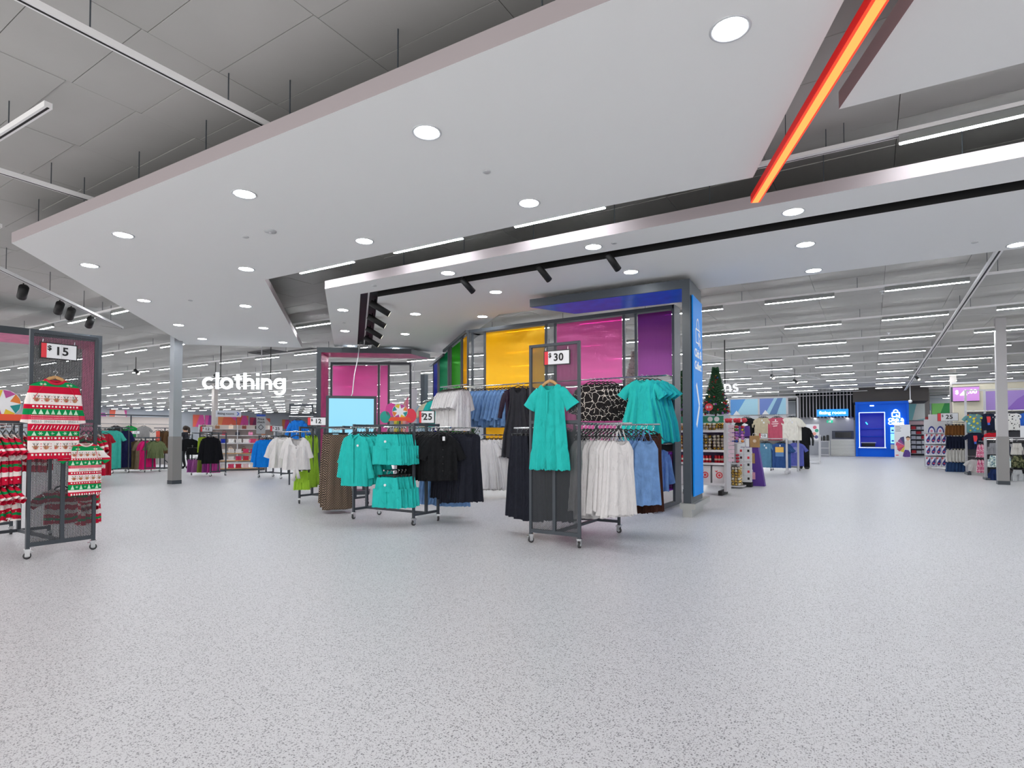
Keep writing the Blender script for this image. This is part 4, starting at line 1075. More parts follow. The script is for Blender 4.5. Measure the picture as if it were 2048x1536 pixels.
lm = [garment_mesh('lime%d' % i, dress(1.0, .12, (.05, -.3, .05, .05, ''), .15, .11, seed=160+i), M_LIME) for i in range(2)]
hang_row('lime_dress', '{o} lime green dress from the front behind the white blouse', 'dress', (-9.12, 7.12), (-9.25, 7.35), 3, 1.38, face(.95, .4), lm, group='lime green dresses')
hang('lime_shorts', 'lime green shorts hanging low under the white tie blouse', 'shorts', (-8.95, 6.85, .72), face(.7, -.7), garment_mesh('limes', Shorts(.34, .1, .08, seed=166), M_LIME), 'clip')
price_sign('twelve dollar price sign beside the blank blue screen', (-8.66, 6.94, 1.47), face(.62, -.78), '12', .34, .16, cells=2, stand=.1)

# ------------------------------------------------------------------ clothes on the rainbow wall
YR = YW-.33
jk = [garment_mesh('jacket%d' % i, shirt(.78, .2, (.1, -.55, .06, 0.06, ''), t=.045, a=.018, flare=1.05, seed=170+i, w0=.17), M_DENIM) for i in range(3)]
hang_row('denim_jacket', '{o} blue denim jacket from the right below the orange panel', 'jacket', (-6.35, YR), (-7.22, YR), 10, 2.36, face(.8, -.6), jk, group='denim jackets under the orange panel', jitter=.22)
M_DSH = fabric('#3a2a3c', 'dark_shiny_jacket', rough=.25)
hang('shiny_jacket', 'dark shiny jacket at the right end of the denim jackets', 'jacket', (-6.27, YR, 2.36), face(.7, -.72), garment_mesh('shj', shirt(.72, .2, (.09, -.5, .075, .06, ''), seed=176, t=.04), M_DSH))
bdr = dress(1.42, .17, None, .34, .17, t=.05, a=.03, neck=(.09, .14), seed=180, folds=12)
M_CHAR = fabric('#35353a', 'charcoal_dress')
hang_row('charcoal_dress', '{o} sleeveless charcoal dress beside the perforated panel', 'dress', (-6.0, YR-.25), (-5.9, YR), 3, 2.36, face(.45, -.9), [garment_mesh('chard', bdr, M_CHAR)], group='sleeveless charcoal dresses')
M_LOOP = print_material('loop_print', '#232021', '#e4dcd2', 'loops', 8, .022)
hang_row('printed_shirt', '{o} black shirt with white loop print from the front', 'shirt', (-4.42, YR-.22), (-4.1, YR), 6, 2.36, face(.3, -.95), [garment_mesh('loop%d' % i, shirt(.68, .27, (.1, -.42, .075, .07, ''), t=.05, a=.012, seed=190+i, w0=.2), M_LOOP) for i in range(2)], group='loop print shirts')
td = [garment_mesh('tealdr%d' % i, dress(1.12, .22, (.12, -.2, .06, .1, ''), .4, .24, t=.06, a=.035, seed=200+i, folds=14, hem=.02), M_TEAL) for i in range(2)]
hang_row('teal_dress', '{o} teal tiered dress from the front under the purple panel', 'dress', (-3.4, YR-.3), (-3.22, YR), 4, 2.36, face(.2, -.98), td, group='teal tiered dresses', jitter=.08)
ldj = [garment_mesh('ljk%d' % i, shirt(.74, .2, (.09, -.5, .075, .06, ''), t=.04, a=.018, seed=210+i), M_DENIM) for i in range(2)]
hang_row('denim_jacket', '{o} blue denim jacket from the right below the teal tiered dresses', 'jacket', (-3.18, YR-.1), (-3.62, YR-.12), 6, 1.14, face(.75, -.66), ldj, group='low denim jackets', jitter=.08)
wd = [garment_mesh('wdr%d' % i, dress(1.0, .2, (.1, -.22, .06, .1, ''), .33, .22, t=.06, a=.035, seed=220+i, folds=16, hem=.02), M_WHT) for i in range(2)]
hang_row('white_dress', '{o} white frilled dress hanging low below the denim jackets', 'dress', (-6.6, YR-.55), (-6.3, YR-.2), 6, 1.3, face(.45, -.9), wd, group='white frilled dresses', jitter=.12)
part('arm', MB().tube([(-6.65-(-5.3), YR-.6-10.3, 1.3), (-6.1-(-5.3), YR+.33-10.3, 1.3)], .012, 8), M_CHROME, bpy.data.objects['display_wall'])
wt = [garment_mesh('wtop%d' % i, shirt(.82, .2, (.08, -.3, .06, .08, ''), t=.04, a=.02, flare=1.12, seed=230+i), M_WHT) for i in range(2)]
def on_diag(s, y=.34): return (-7.65+dv.x*s-dv.y*y, 10.25+dv.y*s+dv.x*y)
def diag_out(s, y=.34):
    o = Vector((-7.65, 10.25, 0)) + dv*s + Vector((-dv.y, dv.x, 0))*y
    return (o.x, o.y)
hang_row('frilled_blouse', '{o} white frilled top from the right below the yellow and green panels', 'top', (-6.85, 9.02), (-7.5, 9.2), 12, 2.3, face(1, -.1), wt, group='white frilled tops', jitter=.08)
gt = [garment_mesh('gtop', shirt(.7, .2, (.1, -.3, .06, 0.062, ''), a=.02, seed=240), M_TEAL)]
hang_row('green_blouse', '{o} green top beyond the white frilled tops', 'top', diag_out(2.4), diag_out(2.9), 5, 2.33, atan2(dv.y, dv.x)+radians(60), gt, group='green tops')
ct = [garment_mesh('ctop', shirt(.7, .2, (.1, -.3, .06, 0.062, ''), a=.02, seed=241), fabric('#d9d4b8', 'cream_knit'))]
hang_row('cream_jumper', '{o} cream top beyond the green tops', 'top', diag_out(3.2), diag_out(4.3), 8, 2.33, atan2(dv.y, dv.x)+radians(60), ct, group='cream tops')
lb = [garment_mesh('lbtop', shirt(.8, .2, (.1, -.3, .06, 0.062, ''), a=.02, seed=242), fabric('#a9c9df', 'pale_blue_cotton'))]
hang_row('pale_blue_shirt', '{o} pale blue top at the far end of the diagonal rail', 'top', diag_out(4.6), diag_out(5.0), 3, 2.33, atan2(dv.y, dv.x)+radians(60), lb, group='pale blue tops')

# ------------------------------------------------------------------ hanging 'clothing' sign
def arc(cx, cz, r, a0, a1, n=20): return [(cx+r*cos(a0+(a1-a0)*i/n), cz+r*sin(a0+(a1-a0)*i/n)) for i in range(n+1)]
LETTERS = {  # strokes in x,z; x height 1; value = (advance, [polylines])
    'c': (.98, [arc(.5, .5, .4, radians(48), radians(312))]),
    'l': (.36, [[(.15, 0), (.15, 1.42)]]),
    'o': (1.1, [arc(.5, .5, .4, 0, 2*pi, 28)]),
    't': (.66, [[(.28, 1.28), (.28, .3)] + arc(.5, .3, .22, pi, pi*1.45, 8), [(.02, .9), (.58, .9)]]),
    'h': (1.0, [[(.15, 0), (.15, 1.42)], [(.15, .5)] + arc(.47, .55, .32, pi, 0, 12) + [(.79, 0)]]),
    'i': (.36, [[(.15, 0), (.15, .98)], [(.15, 1.2), (.15, 1.4)]]),
    'n': (1.0, [[(.15, 0), (.15, .98)], [(.15, .5)] + arc(.47, .55, .32, pi, 0, 12) + [(.79, 0)]]),
    'g': (1.12, [arc(.5, .52, .38, 0, 2*pi, 28), [(.9, .98), (.9, 0)] + arc(.5, 0, .4, 0, -pi*.82, 14)]),
    's': (.8, [arc(.36, .7, .21, radians(20), radians(255), 12) + arc(.36, .27, .23, radians(75), radians(-160), 12)]),
}
def stroke_word(word, parent, h, m, depth=.05, wt=.225, center=True):
    total = sum(LETTERS[c][0]+.05 for c in word); x = -total/2 if center else 0
    for c in word:
        adv, lines = LETTERS[c]; mb = MB()
        for ln in lines:
            n = len(ln)
            lft, rgt = [], []
            for i, (px, pz) in enumerate(ln):
                ax, az = ln[max(i-1, 0)]; bx, bz = ln[min(i+1, n-1)]
                dx, dz = bx-ax, bz-az; l = hypot(dx, dz) or 1
                lft.append((px-dz/l*wt/2, pz+dx/l*wt/2)); rgt.append((px+dz/l*wt/2, pz-dx/l*wt/2))
            for i in range(n-1):
                q = [lft[i], lft[i+1], rgt[i+1], rgt[i]]
                mb.plate([((x+a)*h, b*h) for a, b in q], -depth/2, depth/2)
        part('letter', mb, m, parent); x += adv+.05
    return total*h
ca = atan2(10.06-9.19, -14.6+15.64)
t = thing('hanging_sign', 'glowing white clothing sign hung from the large ceiling panel', 'sign', (-15.1, 9.62, 2.62), ca)
stroke_word('clothing', t, .33, M_SIGNWHITE, .06)
for x in (-.68, .68): part('suspension_rod', MB().bar((x, .02, .3), (x, .02, LOW-2.62), .022), M_BLACK, t)
part('back_rail', MB().bar((-1.1, .045, .2), (1.1, .045, .2), .02), M_BLACK, t)
t = thing('hanging_sign', 'white department sign letters partly hidden behind the Christmas tree', 'sign', (-3.8, 19.35, 2.72), radians(20))
stroke_word('ns', t, .26, mat('white_letter', '#f0f0f0', .5, emit=.5), .05)
part('suspension_rod', MB().bar((-.2, .03, .25), (-.2, .03, CEIL-2.72), .03), M_BLACK, t)

# ------------------------------------------------------------------ wall murals, far left
def mural(label, loc, rz, w, h, cols, seed=0, kind='mural'):
    t = thing('wall_mural', label, 'mural', loc, rz, group='geometric wall murals')
    r = random.Random(seed)
    part('board', MB().box(0, w, 0, .03, 0, h), mat('mural_' + cols[0].lstrip('#'), cols[0], .7), t)
    a, b = r.uniform(.3, .6), r.uniform(.55, .9)
    shapes = [[(w*a, h), (w, h), (w, h*.15), (w*.35, 0), (w*.2, 0)], [(w*b, h), (w, h), (w, h*.55)], [(w*a*.6, 0), (w*(a*.6+.28), 0), (w*(a*.6+.12), h*.3)]]
    for i, (sh_, c) in enumerate(zip(shapes, cols[1:])):
        part('facet', MB().plate(sh_, -.004*(i+1), -.002), mat('mural_' + c.lstrip('#'), c, .7), t)
    return t
C_, P_, O_, V_, Wm = '#f0705a', '#e05aa5', '#f2965f', '#9a4a9c', '#f3e6e4'
for i, (y0, y1, z0, z1, cols, lab) in enumerate([
        (26.3, 27.3, 2.5, 3.7, (P_, V_, Wm), 'small pink mural panel at the far left end'),
        (27.5, 29.15, 1.9, 4.05, (C_, Wm, P_), 'tall coral and white mural panel beside the jumper rack'),
        (36.1, 37.5, 2.4, 3.82, (C_, P_, Wm), 'coral and pink mural panel right of the steel column'),
        (37.55, 38.8, 2.4, 3.8, (P_, V_, C_), 'pink and violet mural panel behind the person'),
        (38.95, 41.5, 2.3, 3.9, (O_, C_, P_), 'wide orange mural panel beside the far column'),
        (41.55, 43.1, 2.3, 3.9, (C_, P_, O_), 'coral mural panel next to the price check sign'),
        (43.3, 44.5, 2.4, 3.7, ('#b8435f', '#7d3a60', P_), 'dark pink mural panel above the bags'),
        (44.6, 46.2, 2.4, 3.65, (P_, Wm, C_), 'pale pink mural panel behind the price check sign'),
        (48.0, 49.4, 2.3, 3.55, (O_, P_, Wm), 'orange and pink mural panel under the clothing sign'),
        (49.5, 51.2, 2.3, 3.5, (P_, V_, O_), 'last pink mural panel before the blue top')]):
    mural(lab, (-66.9, y0, z0), radians(90), (y1-y0)*.97, z1-z0, cols, i)

# ------------------------------------------------------------------ far left racks
CAMDIR = lambda x, y: face(-x, -y)
def small_rack(label, x, y, w=1.2, d=.5, h=1.4, arms=()):
    return rack(label, x-w/2, x+w/2, y-d/2, y+d/2, h, None, arms, grp='far clothing racks')
tt = lambda k, c, **kw: garment_mesh(k, shirt(**kw), fabric(c))
dd = lambda k, c, **kw: garment_mesh(k, dress(**kw), fabric(c))
small_rack('far rack of teal and navy tee shirt dresses', -22.6, 9.4, arms=[((-22.0, 9.2, 1.55), (-22.0, 8.6, 1.55)), ((-22.3, 9.6, 1.55), (-21.6, 9.6, 1.55))], h=1.6)
hang_row('teal_nightie', '{o} long teal sleep tee beside the reindeer jumpers', 'sleep tee', (-21.9, 9.13), (-22.2, 8.98), 4, 1.58, CAMDIR(-22, 9), [tt('tealn', '#3fae9f', L=1.3, w=.22, sl=(.1, -.25, .06, .062, ''), a=.02)], group='long teal sleep tees')
hang_row('navy_nightie', '{o} long navy sleep tee beside the teal ones', 'sleep tee', (-22.15, 9.6), (-22.4, 9.72), 4, 1.58, CAMDIR(-22, 10)+.5, [tt('navyn', '#22264f', L=1.3, w=.2, sl=(.08, -.28, .06, .062, ''), a=.02)], group='long navy sleep tees')
hang_row('red_nightie', '{o} long red sleep tee behind the near rack', 'sleep tee', (-19.5, 7.72), (-19.2, 7.8), 2, 1.45, CAMDIR(-19, 8), [tt('redn', '#b02034', L=1.25, w=.15, w0=.12, sl=(.06, -.2, .05, .05, ''), a=.02)], group='long red sleep tees')

small_rack('far rack of khaki and pink dresses', -22.4, 10.3, 1.4, .5, 1.25, arms=[((-23.0, 10.1, 1.2), (-21.6, 10.4, 1.2))])
for i, c in enumerate(['#7d6f55', '#857a60', '#8a7c62', '#7a6c50', '#94866c', '#f02f86', '#e8257c', '#5f6b4a', '#6a7550']):
    x = -22.78+.155*i; L = 1.02 if i < 7 else .62
    hang('dress', ['khaki', 'olive khaki', 'light khaki', 'brown khaki', 'pale khaki', 'hot pink', 'deep pink', 'forest green', 'leaf green'][i] + ' dress on the far rack left of the steel column', 'dress', (x, 9.93+.055*i, 1.2), CAMDIR(x, 10)+R.uniform(-.4, .4), dd('far' + c, c, L=L, w=.18, sl=(.09, -.25, .06, 0.062, ''), hip=.22, seed=260+i), group='dresses on the far rack')
t = thing('display_wall', 'dark framed far display of graphic tee shirts', 'display wall', (-32.6, 14.9, 0), CAMDIR(-32.6, 14.9)+.25)
part('top_beam', MB().box(-2.0, 1.4, 0, .3, 2.36, 2.42), M_DARK, t)
for x in (-2.0, -.5, 1.37): part('upright', MB().box(x, x+.05, 0, .05, 0, 2.36), M_DARK, t)
part('back_panel', MB().box(-1.9, 1.35, .2, .22, .4, 2.3), mat('cream_panel', '#e8dcd6', .7), t)
part('hang_rail', MB().tube([(-1.95, -.2, 1.92), (1.4, -.2, 1.92)], .015, 6), M_CHROME, t)
for x in (-1.9, 1.3): part('foot', MB().box(x, x+.08, -.5, .4, 0, .08), M_DARK, t)
for i, (c, n_) in enumerate((('#2f2c2c', 'charcoal'), ('#128a3f', 'bright green'), ('#8d8b8b', 'grey'))):
    p = WM[t] @ Vector((-1.2+.62*i, -.25, 1.92))
    hang('graphic_tee', n_ + ' graphic tee shirt on the far dark display', 'tee shirt', p, t.rotation_euler.z, tt('ft' + c, c, L=.6, w=.27, seed=280+i), group='far graphic tees')
for i, c in enumerate(('#3a4250', '#2b3446', '#5a6470', '#39465a')):
    p = WM[t] @ Vector((-1.0+.5*i, -.45, .95))
    single('folded_jeans', MB().box(-.2, .2, -.15, .15, 0, .06).box(-.19, .19, -.14, .14, .06, .12), fabric(c), f'{ORD[i]} folded stack from the left on the far display table', 'folded clothes', p, group='folded far clothes')
tb = thing('display_table', 'low far table of folded clothes behind the khaki dresses', 'table', WM[t] @ Vector((-.25, -.45, 0)), t.rotation_euler.z)
part('top', MB().box(-1.1, 1.1, -.3, .3, .9, .95), M_GREYFIX, tb)
for x in (-1, 1):
    for y in (-.25, .25): part('leg', MB().box(x-.03, x+.03, y-.03, y+.03, 0, .9), M_DARK, tb)
price_sign('seventeen dollar sign on the far display', (-28.5, 12.75, 1.38), CAMDIR(-28.5, 12.7), '17', .38, .15, stand=1.38)
# T stand with brown suits
t = thing('garment_stand', 'black T shaped stand with brown jumpsuits left of the steel column', 'clothing stand', (-22.3, 11.0, 0), CAMDIR(-22.3, 11))
part('base', MB().box(-.45, .45, -.03, .03, .07, .12).box(-.03, .03, -.25, .25, .07, .12), M_DARK, t)
for x in (-.42, .42): part('wheel', MB().tube([(x-.015, 0, .035), (x+.015, 0, .035)], .035, 10), M_RUBBER, t)
part('pole', MB().box(-.02, .02, -.02, .02, .12, 1.6), M_DARK, t)
part('cross_bar', MB().box(-.35, .35, -.015, .015, 1.57, 1.6), M_DARK, t)
part('brace', MB().bar((0, 0, .4), (.3, 0, .1), .03), M_DARK, t)
for i, x in enumerate((-.12, .12, .3)):
    p = WM[t] @ Vector((x, -.05*i, 1.57))
    hang('jumpsuit', f'{ORD[i]} brown jumpsuit from the left on the black stand', 'jumpsuit', p, t.rotation_euler.z+.4, dd('brownj', '#6a5138', L=.85, w=.15, sl=None, hip=.2, seed=290), group='brown jumpsuits')
hang('scarf', 'coral scarf strip hung at the left of the black stand', 'scarf', WM[t] @ Vector((-.22, -.1, 1.57)), t.rotation_euler.z, garment_mesh('scarf', skirt(.7, .06, .06, .02, .004, 5), fabric('#f06a5a')))
for i in range(3):
    x, y = -23.35+.22*i, 11.25+.1*i
    hang('white_trousers', f'{ORD[i]} pair of white trousers hanging low behind the black stand', 'trousers', (x, y, .85), CAMDIR(x, y), garment_mesh('wtr', skirt(.56, .13, .17, .03, .014, 7), M_WHT), 'clip', group='low white trousers')
rl = thing('garment_stand', 'low dark hanging frame behind the black stand', 'clothing rack', (-23.1, 11.38, 0), CAMDIR(-23, 11.4))
part('bar', MB().bar((-.6, 0, .85), (.6, 0, .85), .03), M_DARK, rl)
for x in (-.6, .6): part('upright', MB().bar((x, 0, 0), (x, 0, .87), .03), M_DARK, rl)

# person in dark clothes
def person(loc, rz):
    t = thing('person', 'person in dark clothes with a long dark ponytail arranging a rack', 'person', loc, rz)
    J = {'pelvis': (0, 0, .92), 'waist': (0, -.01, 1.05), 'chest': (0, -.03, 1.25), 'neckb': (0, -.04, 1.42), 'neck': (0, -.06, 1.49), 'head': (0, -.085, 1.56), 'crown': (0, -.08, 1.63),
         'hipl': (-.09, 0, .88), 'kneel': (-.1, -.02, .5), 'anklel': (-.1, .03, .1), 'toel': (-.11, -.13, .04), 'hipr': (.09, 0, .88), 'kneer': (.11, -.06, .5), 'ankler': (.12, .06, .1), 'toer': (.13, -.1, .04),
         'shl': (-.17, -.03, 1.38), 'ell': (-.23, -.18, 1.15), 'wrl': (-.15, -.42, 1.15), 'hal': (-.13, -.52, 1.16), 'shr': (.17, -.03, 1.38), 'elr': (.24, -.17, 1.15), 'wrr': (.15, -.4, 1.12), 'har': (.13, -.5, 1.12)}
    E_ = [('pelvis', 'waist'), ('waist', 'chest'), ('chest', 'neckb'), ('neckb', 'neck'), ('neck', 'head'), ('head', 'crown'), ('pelvis', 'hipl'), ('hipl', 'kneel'), ('kneel', 'anklel'), ('anklel', 'toel'), ('pelvis', 'hipr'), ('hipr', 'kneer'), ('kneer', 'ankler'), ('ankler', 'toer'),
          ('neckb', 'shl'), ('shl', 'ell'), ('ell', 'wrl'), ('wrl', 'hal'), ('neckb', 'shr'), ('shr', 'elr'), ('elr', 'wrr'), ('wrr', 'har')]
    RAD = {'pelvis': .13, 'waist': .115, 'chest': .14, 'neckb': .075, 'neck': .05, 'head': .088, 'crown': .07, 'hipl': .095, 'hipr': .095, 'kneel': .065, 'kneer': .065, 'anklel': .045, 'ankler': .045, 'toel': .035, 'toer': .035, 'shl': .065, 'shr': .065, 'ell': .048, 'elr': .048, 'wrl': .032, 'wrr': .032, 'hal': .036, 'har': .036}
    names = list(J); me = bpy.data.meshes.new('body')
    me.from_pydata([J[k] for k in names], [(names.index(a), names.index(b)) for a, b in E_], [])
    o = bpy.data.objects.new('body', me); link(o, t)
    mod = o.modifiers.new('skin', 'SKIN'); mod.use_smooth_shade = True
    sk = me.skin_vertices[0].data
    for k, n_ in enumerate(names):
        sk[k].radius = (RAD[n_], RAD[n_]*(.8 if n_ in ('chest', 'waist', 'pelvis') else 1)); sk[k].use_root = n_ == 'pelvis'
    o.modifiers.new('smooth', 'SUBSURF').render_levels = 1
    m, nt, b = node_mat('person_skin_and_clothes'); q = NT(nt)
    s = q.n('ShaderNodeSeparateXYZ'); nt.links.new(q.n('ShaderNodeTexCoord').outputs['Object'], s.inputs[0])
    skin = q.m('MAXIMUM', q.m('GREATER_THAN', s.outputs[2], 1.45), q.m('LESS_THAN', s.outputs[1], -.43))
    col = q.mix(q.m('LESS_THAN', s.outputs[2], .9), srgb('#22252e'), srgb('#17181c'))
    nt.links.new(q.mix(skin, col, srgb('#c79a80')), b.inputs['Base Color']); b.inputs['Roughness'].default_value = .8
    me.materials.append(m)
    hair = MB().ball((0, -.055, 1.6), .1, 14, 8, sz=1.05).tube([(0, .03, 1.66), (0, .11, 1.6), (0, .12, 1.45), (0, .1, 1.28)], [.03, .045, .045, .015], 8)
    hm = hair.mesh('hair', mat('dark_brown_hair', '#2e1f18', .6), True); part('hair', hm, None, t)
    fc = MB().ball((-.035, -.172, 1.565), .012, 8, 5).ball((.035, -.172, 1.565), .012, 8, 5)
    part('eye', fc, M_INK, t, True)
    part('nose', MB().tube([(0, -.165, 1.57), (0, -.19, 1.53)], [.008, .014], 6), mat('skin_tone', '#c79a80', .7), t, True)
    part('mouth', MB().bar((-.022, -.172, 1.5), (.022, -.172, 1.5), .008), mat('lips', '#a05a52', .6), t)
    part('name_badge', MB().box(.06, .11, -.165, -.155, 1.12, 1.2), M_PAPER, t)
    for x in (-.11, .13): part('shoe', MB().ball((x, -.05, .035), .075, 10, 5, sz=.5), M_BLACK, t, True)
    return t
person((-22.93, 12.13, 0), face(-.95, -.3))

# twelve dollar rack with the black cardigan
small_rack('far rack with a black cardigan and purple skirts', -18.3, 10.4, 1.1, .5, 1.4, arms=[((-17.9, 10.2, 1.36), (-17.7, 9.9, 1.36)), ((-18.8, 10.2, 1.36), (-18.6, 9.9, 1.36)), ((-18.8, 10.2, .58), (-17.8, 10.3, .58))])
hang('black_cardigan', 'black cardigan facing forward under the far twelve dollar sign', 'cardigan', (-17.68, 10.1, 1.36), CAMDIR(-17.7, 10.2), tt('cardi', '#14151a', L=.85, w=.25, sl=(.06, -.6, .075, .06, ''), a=.016, seed=300))
hang('black_cardigan', 'folded black cardigan at the left of the far twelve dollar rack', 'cardigan', (-18.75, 10.0, 1.3), CAMDIR(-18.7, 10.0), tt('cardi2', '#16171b', L=.4, w=.24, sl=(.1, -.2, .06, 0.06, ''), a=.016, seed=301))
for i, c in enumerate(('#a0559a', '#a85fa0', '#7a8a3a', '#93408a', '#b03a8a', '#c8489a')):
    x = -18.85+.19*i; y = 10.12+.06*i
    hang('skirt', ['lilac', 'orchid', 'olive', 'plum', 'magenta', 'bright pink'][i] + ' skirt hanging low on the far twelve dollar rack', 'skirt', (x, y, .62), CAMDIR(x, y)+.4, garment_mesh('fsk' + c, skirt(.42, .1, .13, .03, .014, 303+i), fabric(c)), 'clip', group='low skirts on the far rack')
hang('lime_shirt', 'lime green top behind the black cardigan', 'top', (-18.2, 10.15, 1.36), CAMDIR(-18, 10.3)+.8, tt('limet', '#9ab52f', L=.5, w=.2, sl=None, seed=310))
hang('briefs', 'black underwear set hanging low at the left of the far rack', 'underwear', (-18.55, 10.0, .98), CAMDIR(-18.5, 10.1), garment_mesh('briefs', Shorts(.2, .16, .1, seed=311, rise=.14), M_BLK), 'clip')
price_sign('far twelve dollar sign above the black cardigan', (-18.28, 10.3, 1.42), CAMDIR(-18.2, 10.3), '12', .36, .18)
# lingerie shelf
t = thing('shelf_unit', 'open far shelf unit with folded white and pink underwear', 'shelf unit', (-20.1, 12.7, 0), CAMDIR(-20.1, 12.7))
for z in (.06, .35, .62, 1.0): part('shelf', MB().box(-.75, .75, -.25, .25, z, z+.03), M_WOOD if z < .9 else M_GREYFIX, t)
for x in (-.77, .77): part('side_panel', MB().box(x-.015, x+.015, -.25, .25, 0, 1.1), M_DARK, t)
part('kick_bar', MB().box(-.77, .77, -.26, -.24, .02, .06), M_DARK, t)
cols = ['#e9e4e2', '#e6c9cd', '#f2efec', '#d8486f', '#f0e9e6', '#dedad8', '#c63a4a', '#2b3fae']
for k, z in enumerate((.09, .38, .65, 1.03)):
    for i in range(6):
        p = WM[t] @ Vector((-.62+.25*i, -.05, z))
        single('folded_underwear', MB().box(-.1, .1, -.13, .13, 0, .05).box(-.09, .09, -.12, .12, .05, .1).box(-.1, .1, -.12, .11, .1, .15), fabric(cols[(i*3+k*5) % 8]), f'{ORD[i]} folded pile from the left on the {ORD[k]} underwear shelf up', 'folded clothes', p, t.rotation_euler.z, group='folded underwear piles')
# handbag shelves behind
t = thing('shelf_unit', 'far white shelf of handbags under the orange mural', 'shelf unit', (-27.0, 16.8, 0), CAMDIR(-27, 16.8))
for z in (.1, .5, .9, 1.3, 1.62): part('shelf', MB().box(-1.7, 1.7, -.2, .2, z, z+.03), M_GREYFIX, t)
part('back_panel', MB().box(-1.7, 1.7, .2, .22, 0, 1.85), mat('beige_back', '#b5a9a2', .7), t)
for x in (-1.7, 0, 1.7): part('upright', MB().box(x-.02, x+.02, -.2, .2, 0, 1.85), M_GREYFIX, t)
for i in range(22):
    c = (['#5a2a22', '#2a2625', '#8a5a3a', '#b03a4a', '#e0c8b0', '#3a3a48', '#7a3a2a', '#e88ab0', '#2f2a28', '#a06a4a', '#d8d0c8']*2)[i]
    p = WM[t] @ Vector((-1.5+.3*(i % 11), -.02, (1.65, 1.33)[i % 2] if i < 11 else (.93, .53)[i % 2]))
    b = thing('handbag', f'{ORD[i % 11]} small handbag from the left on the {"upper" if i < 11 else "lower"} far white shelves', 'handbag', p, t.rotation_euler.z, group='far handbags')
    part('body', MB().prism([(-.1, -.05), (.1, -.05), (.1, .05), (-.1, .05)], 0, .16), mat('leather_' + c[1:], c, .5), b)
    part('handle', MB().tube([(.06*cos(a), 0, .16+.08*sin(a)) for a in [k*pi/6 for k in range(7)]], .008, 5), mat('leather_' + c[1:], c, .5), b)

# blue tunic rack
small_rack('far rack with blue tunics under the price check sign', -15.5, 10.95, 1.1, .5, 1.3, arms=[((-15.5, 10.7, 1.28), (-15.3, 10.3, 1.28))])
hang_row('blue_tunic', '{o} bright blue tunic from the front on the far rack', 'tunic', (-15.3, 10.35), (-15.55, 10.75), 4, 1.28, CAMDIR(-15.4, 10.4), [tt('blut', '#0e7fe0', L=.82, w=.24, sl=(.06, -.55, .075, .06, ''), a=.022, flare=1.2, seed=320+i) for i in range(1)], group='bright blue tunics', jitter=.1)
hang_row('printed_shirt', '{o} grey printed top beside the blue tunics', 'top', (-15.0, 10.9), (-14.7, 11.1), 4, 1.28, CAMDIR(-15, 11)+.5, [tt('greyp', '#5a5f70', L=.6, w=.22, seed=322)], group='grey printed tops')
price_sign('far twenty five dollar sign beside the price check board', (-15.5, 10.92, 1.42), CAMDIR(-15.5, 10.9), '25', .37, .18, stand=.15)
t = thing('hanging_sign', 'grey price check sign hanging above the blue tunics', 'sign', (-17.25, 11.56, 1.36), CAMDIR(-17.2, 11.5))
part('board', MB().box(-.14, .14, 0, .02, 0, .65), mat('sign_grey', '#a6a9ab', .5), t)
part('blue_header', MB().box(-.14, .14, -.004, 0, .58, .65), mat('header_blue', '#2a4fae', .5), t)
lettering('Price', t, 0, -.005, .49, .1, bold=.002); lettering('check', t, 0, -.005, .39, .1, bold=.002)
part('scanner_icon', MB().plate([(0, .32), (-.09, .22), (0, .12), (.09, .22)], -.006, -.004), M_INK, t)
part('scanner_icon_inner', MB().plate([(0, .295), (-.068, .22), (0, .145), (.068, .22)], -.008, -.006), mat('sign_grey', '#a6a9ab', .5), t)
part('suspension_rod', MB().bar((0, .01, .65), (0, .01, CEIL-1.36), .03), M_GREYFIX, t)
t = thing('hanging_sign', 'grey fitting rooms direction sign with a blue arrow beside the far column', 'sign', (-23.0, 13.9, 2.1), CAMDIR(-23, 13.9))
part('board', MB().box(-.48, .48, 0, .03, 0, .27), mat('pale_sign', '#b9bdc6', .5), t)
lettering('fitting rooms', t, -.1, -.004, .135, .12, bold=.002)
part('arrow', MB().plate([(.3, .06), (.35, .06), (.42, .135), (.35, .21), (.3, .21), (.37, .135)], -.006, -.001), mat('header_blue', '#2a4fae', .5), t)
for x in (-.4, .4): part('suspension_rod', MB().bar((x, .015, .27), (x, .015, CEIL-2.1), .012), M_GREYFIX, t)
# small dark frame with a blue top
t = thing('display_wall', 'small dark frame with a bright blue top left of the pink portal', 'display wall', (-12.75, 9.72, 0), CAMDIR(-12.7, 9.7))
for x in (-.28, .28): part('upright', MB().box(x-.02, x+.02, 0, .05, 0, 2.1), M_DARK, t)
part('top_beam', MB().box(-.3, .3, 0, .1, 2.08, 2.13), M_DARK, t)
part('hang_rail', MB().tube([(-.3, -.1, 1.8), (.3, -.1, 1.8)], .012, 6), M_CHROME, t)
part('back_panel', MB().box(-.27, .27, .04, .05, .4, 1.2), M_DARK, t)
hang('blue_shirt', 'bright blue long sleeve top behind the twelve dollar sign', 'top', WM[t] @ Vector((-.08, -.12, 1.8)), t.rotation_euler.z, tt('blueto', '#1f78d8', L=.5, w=.17, sl=(.08, -.3, .06, .05, ''), seed=330))

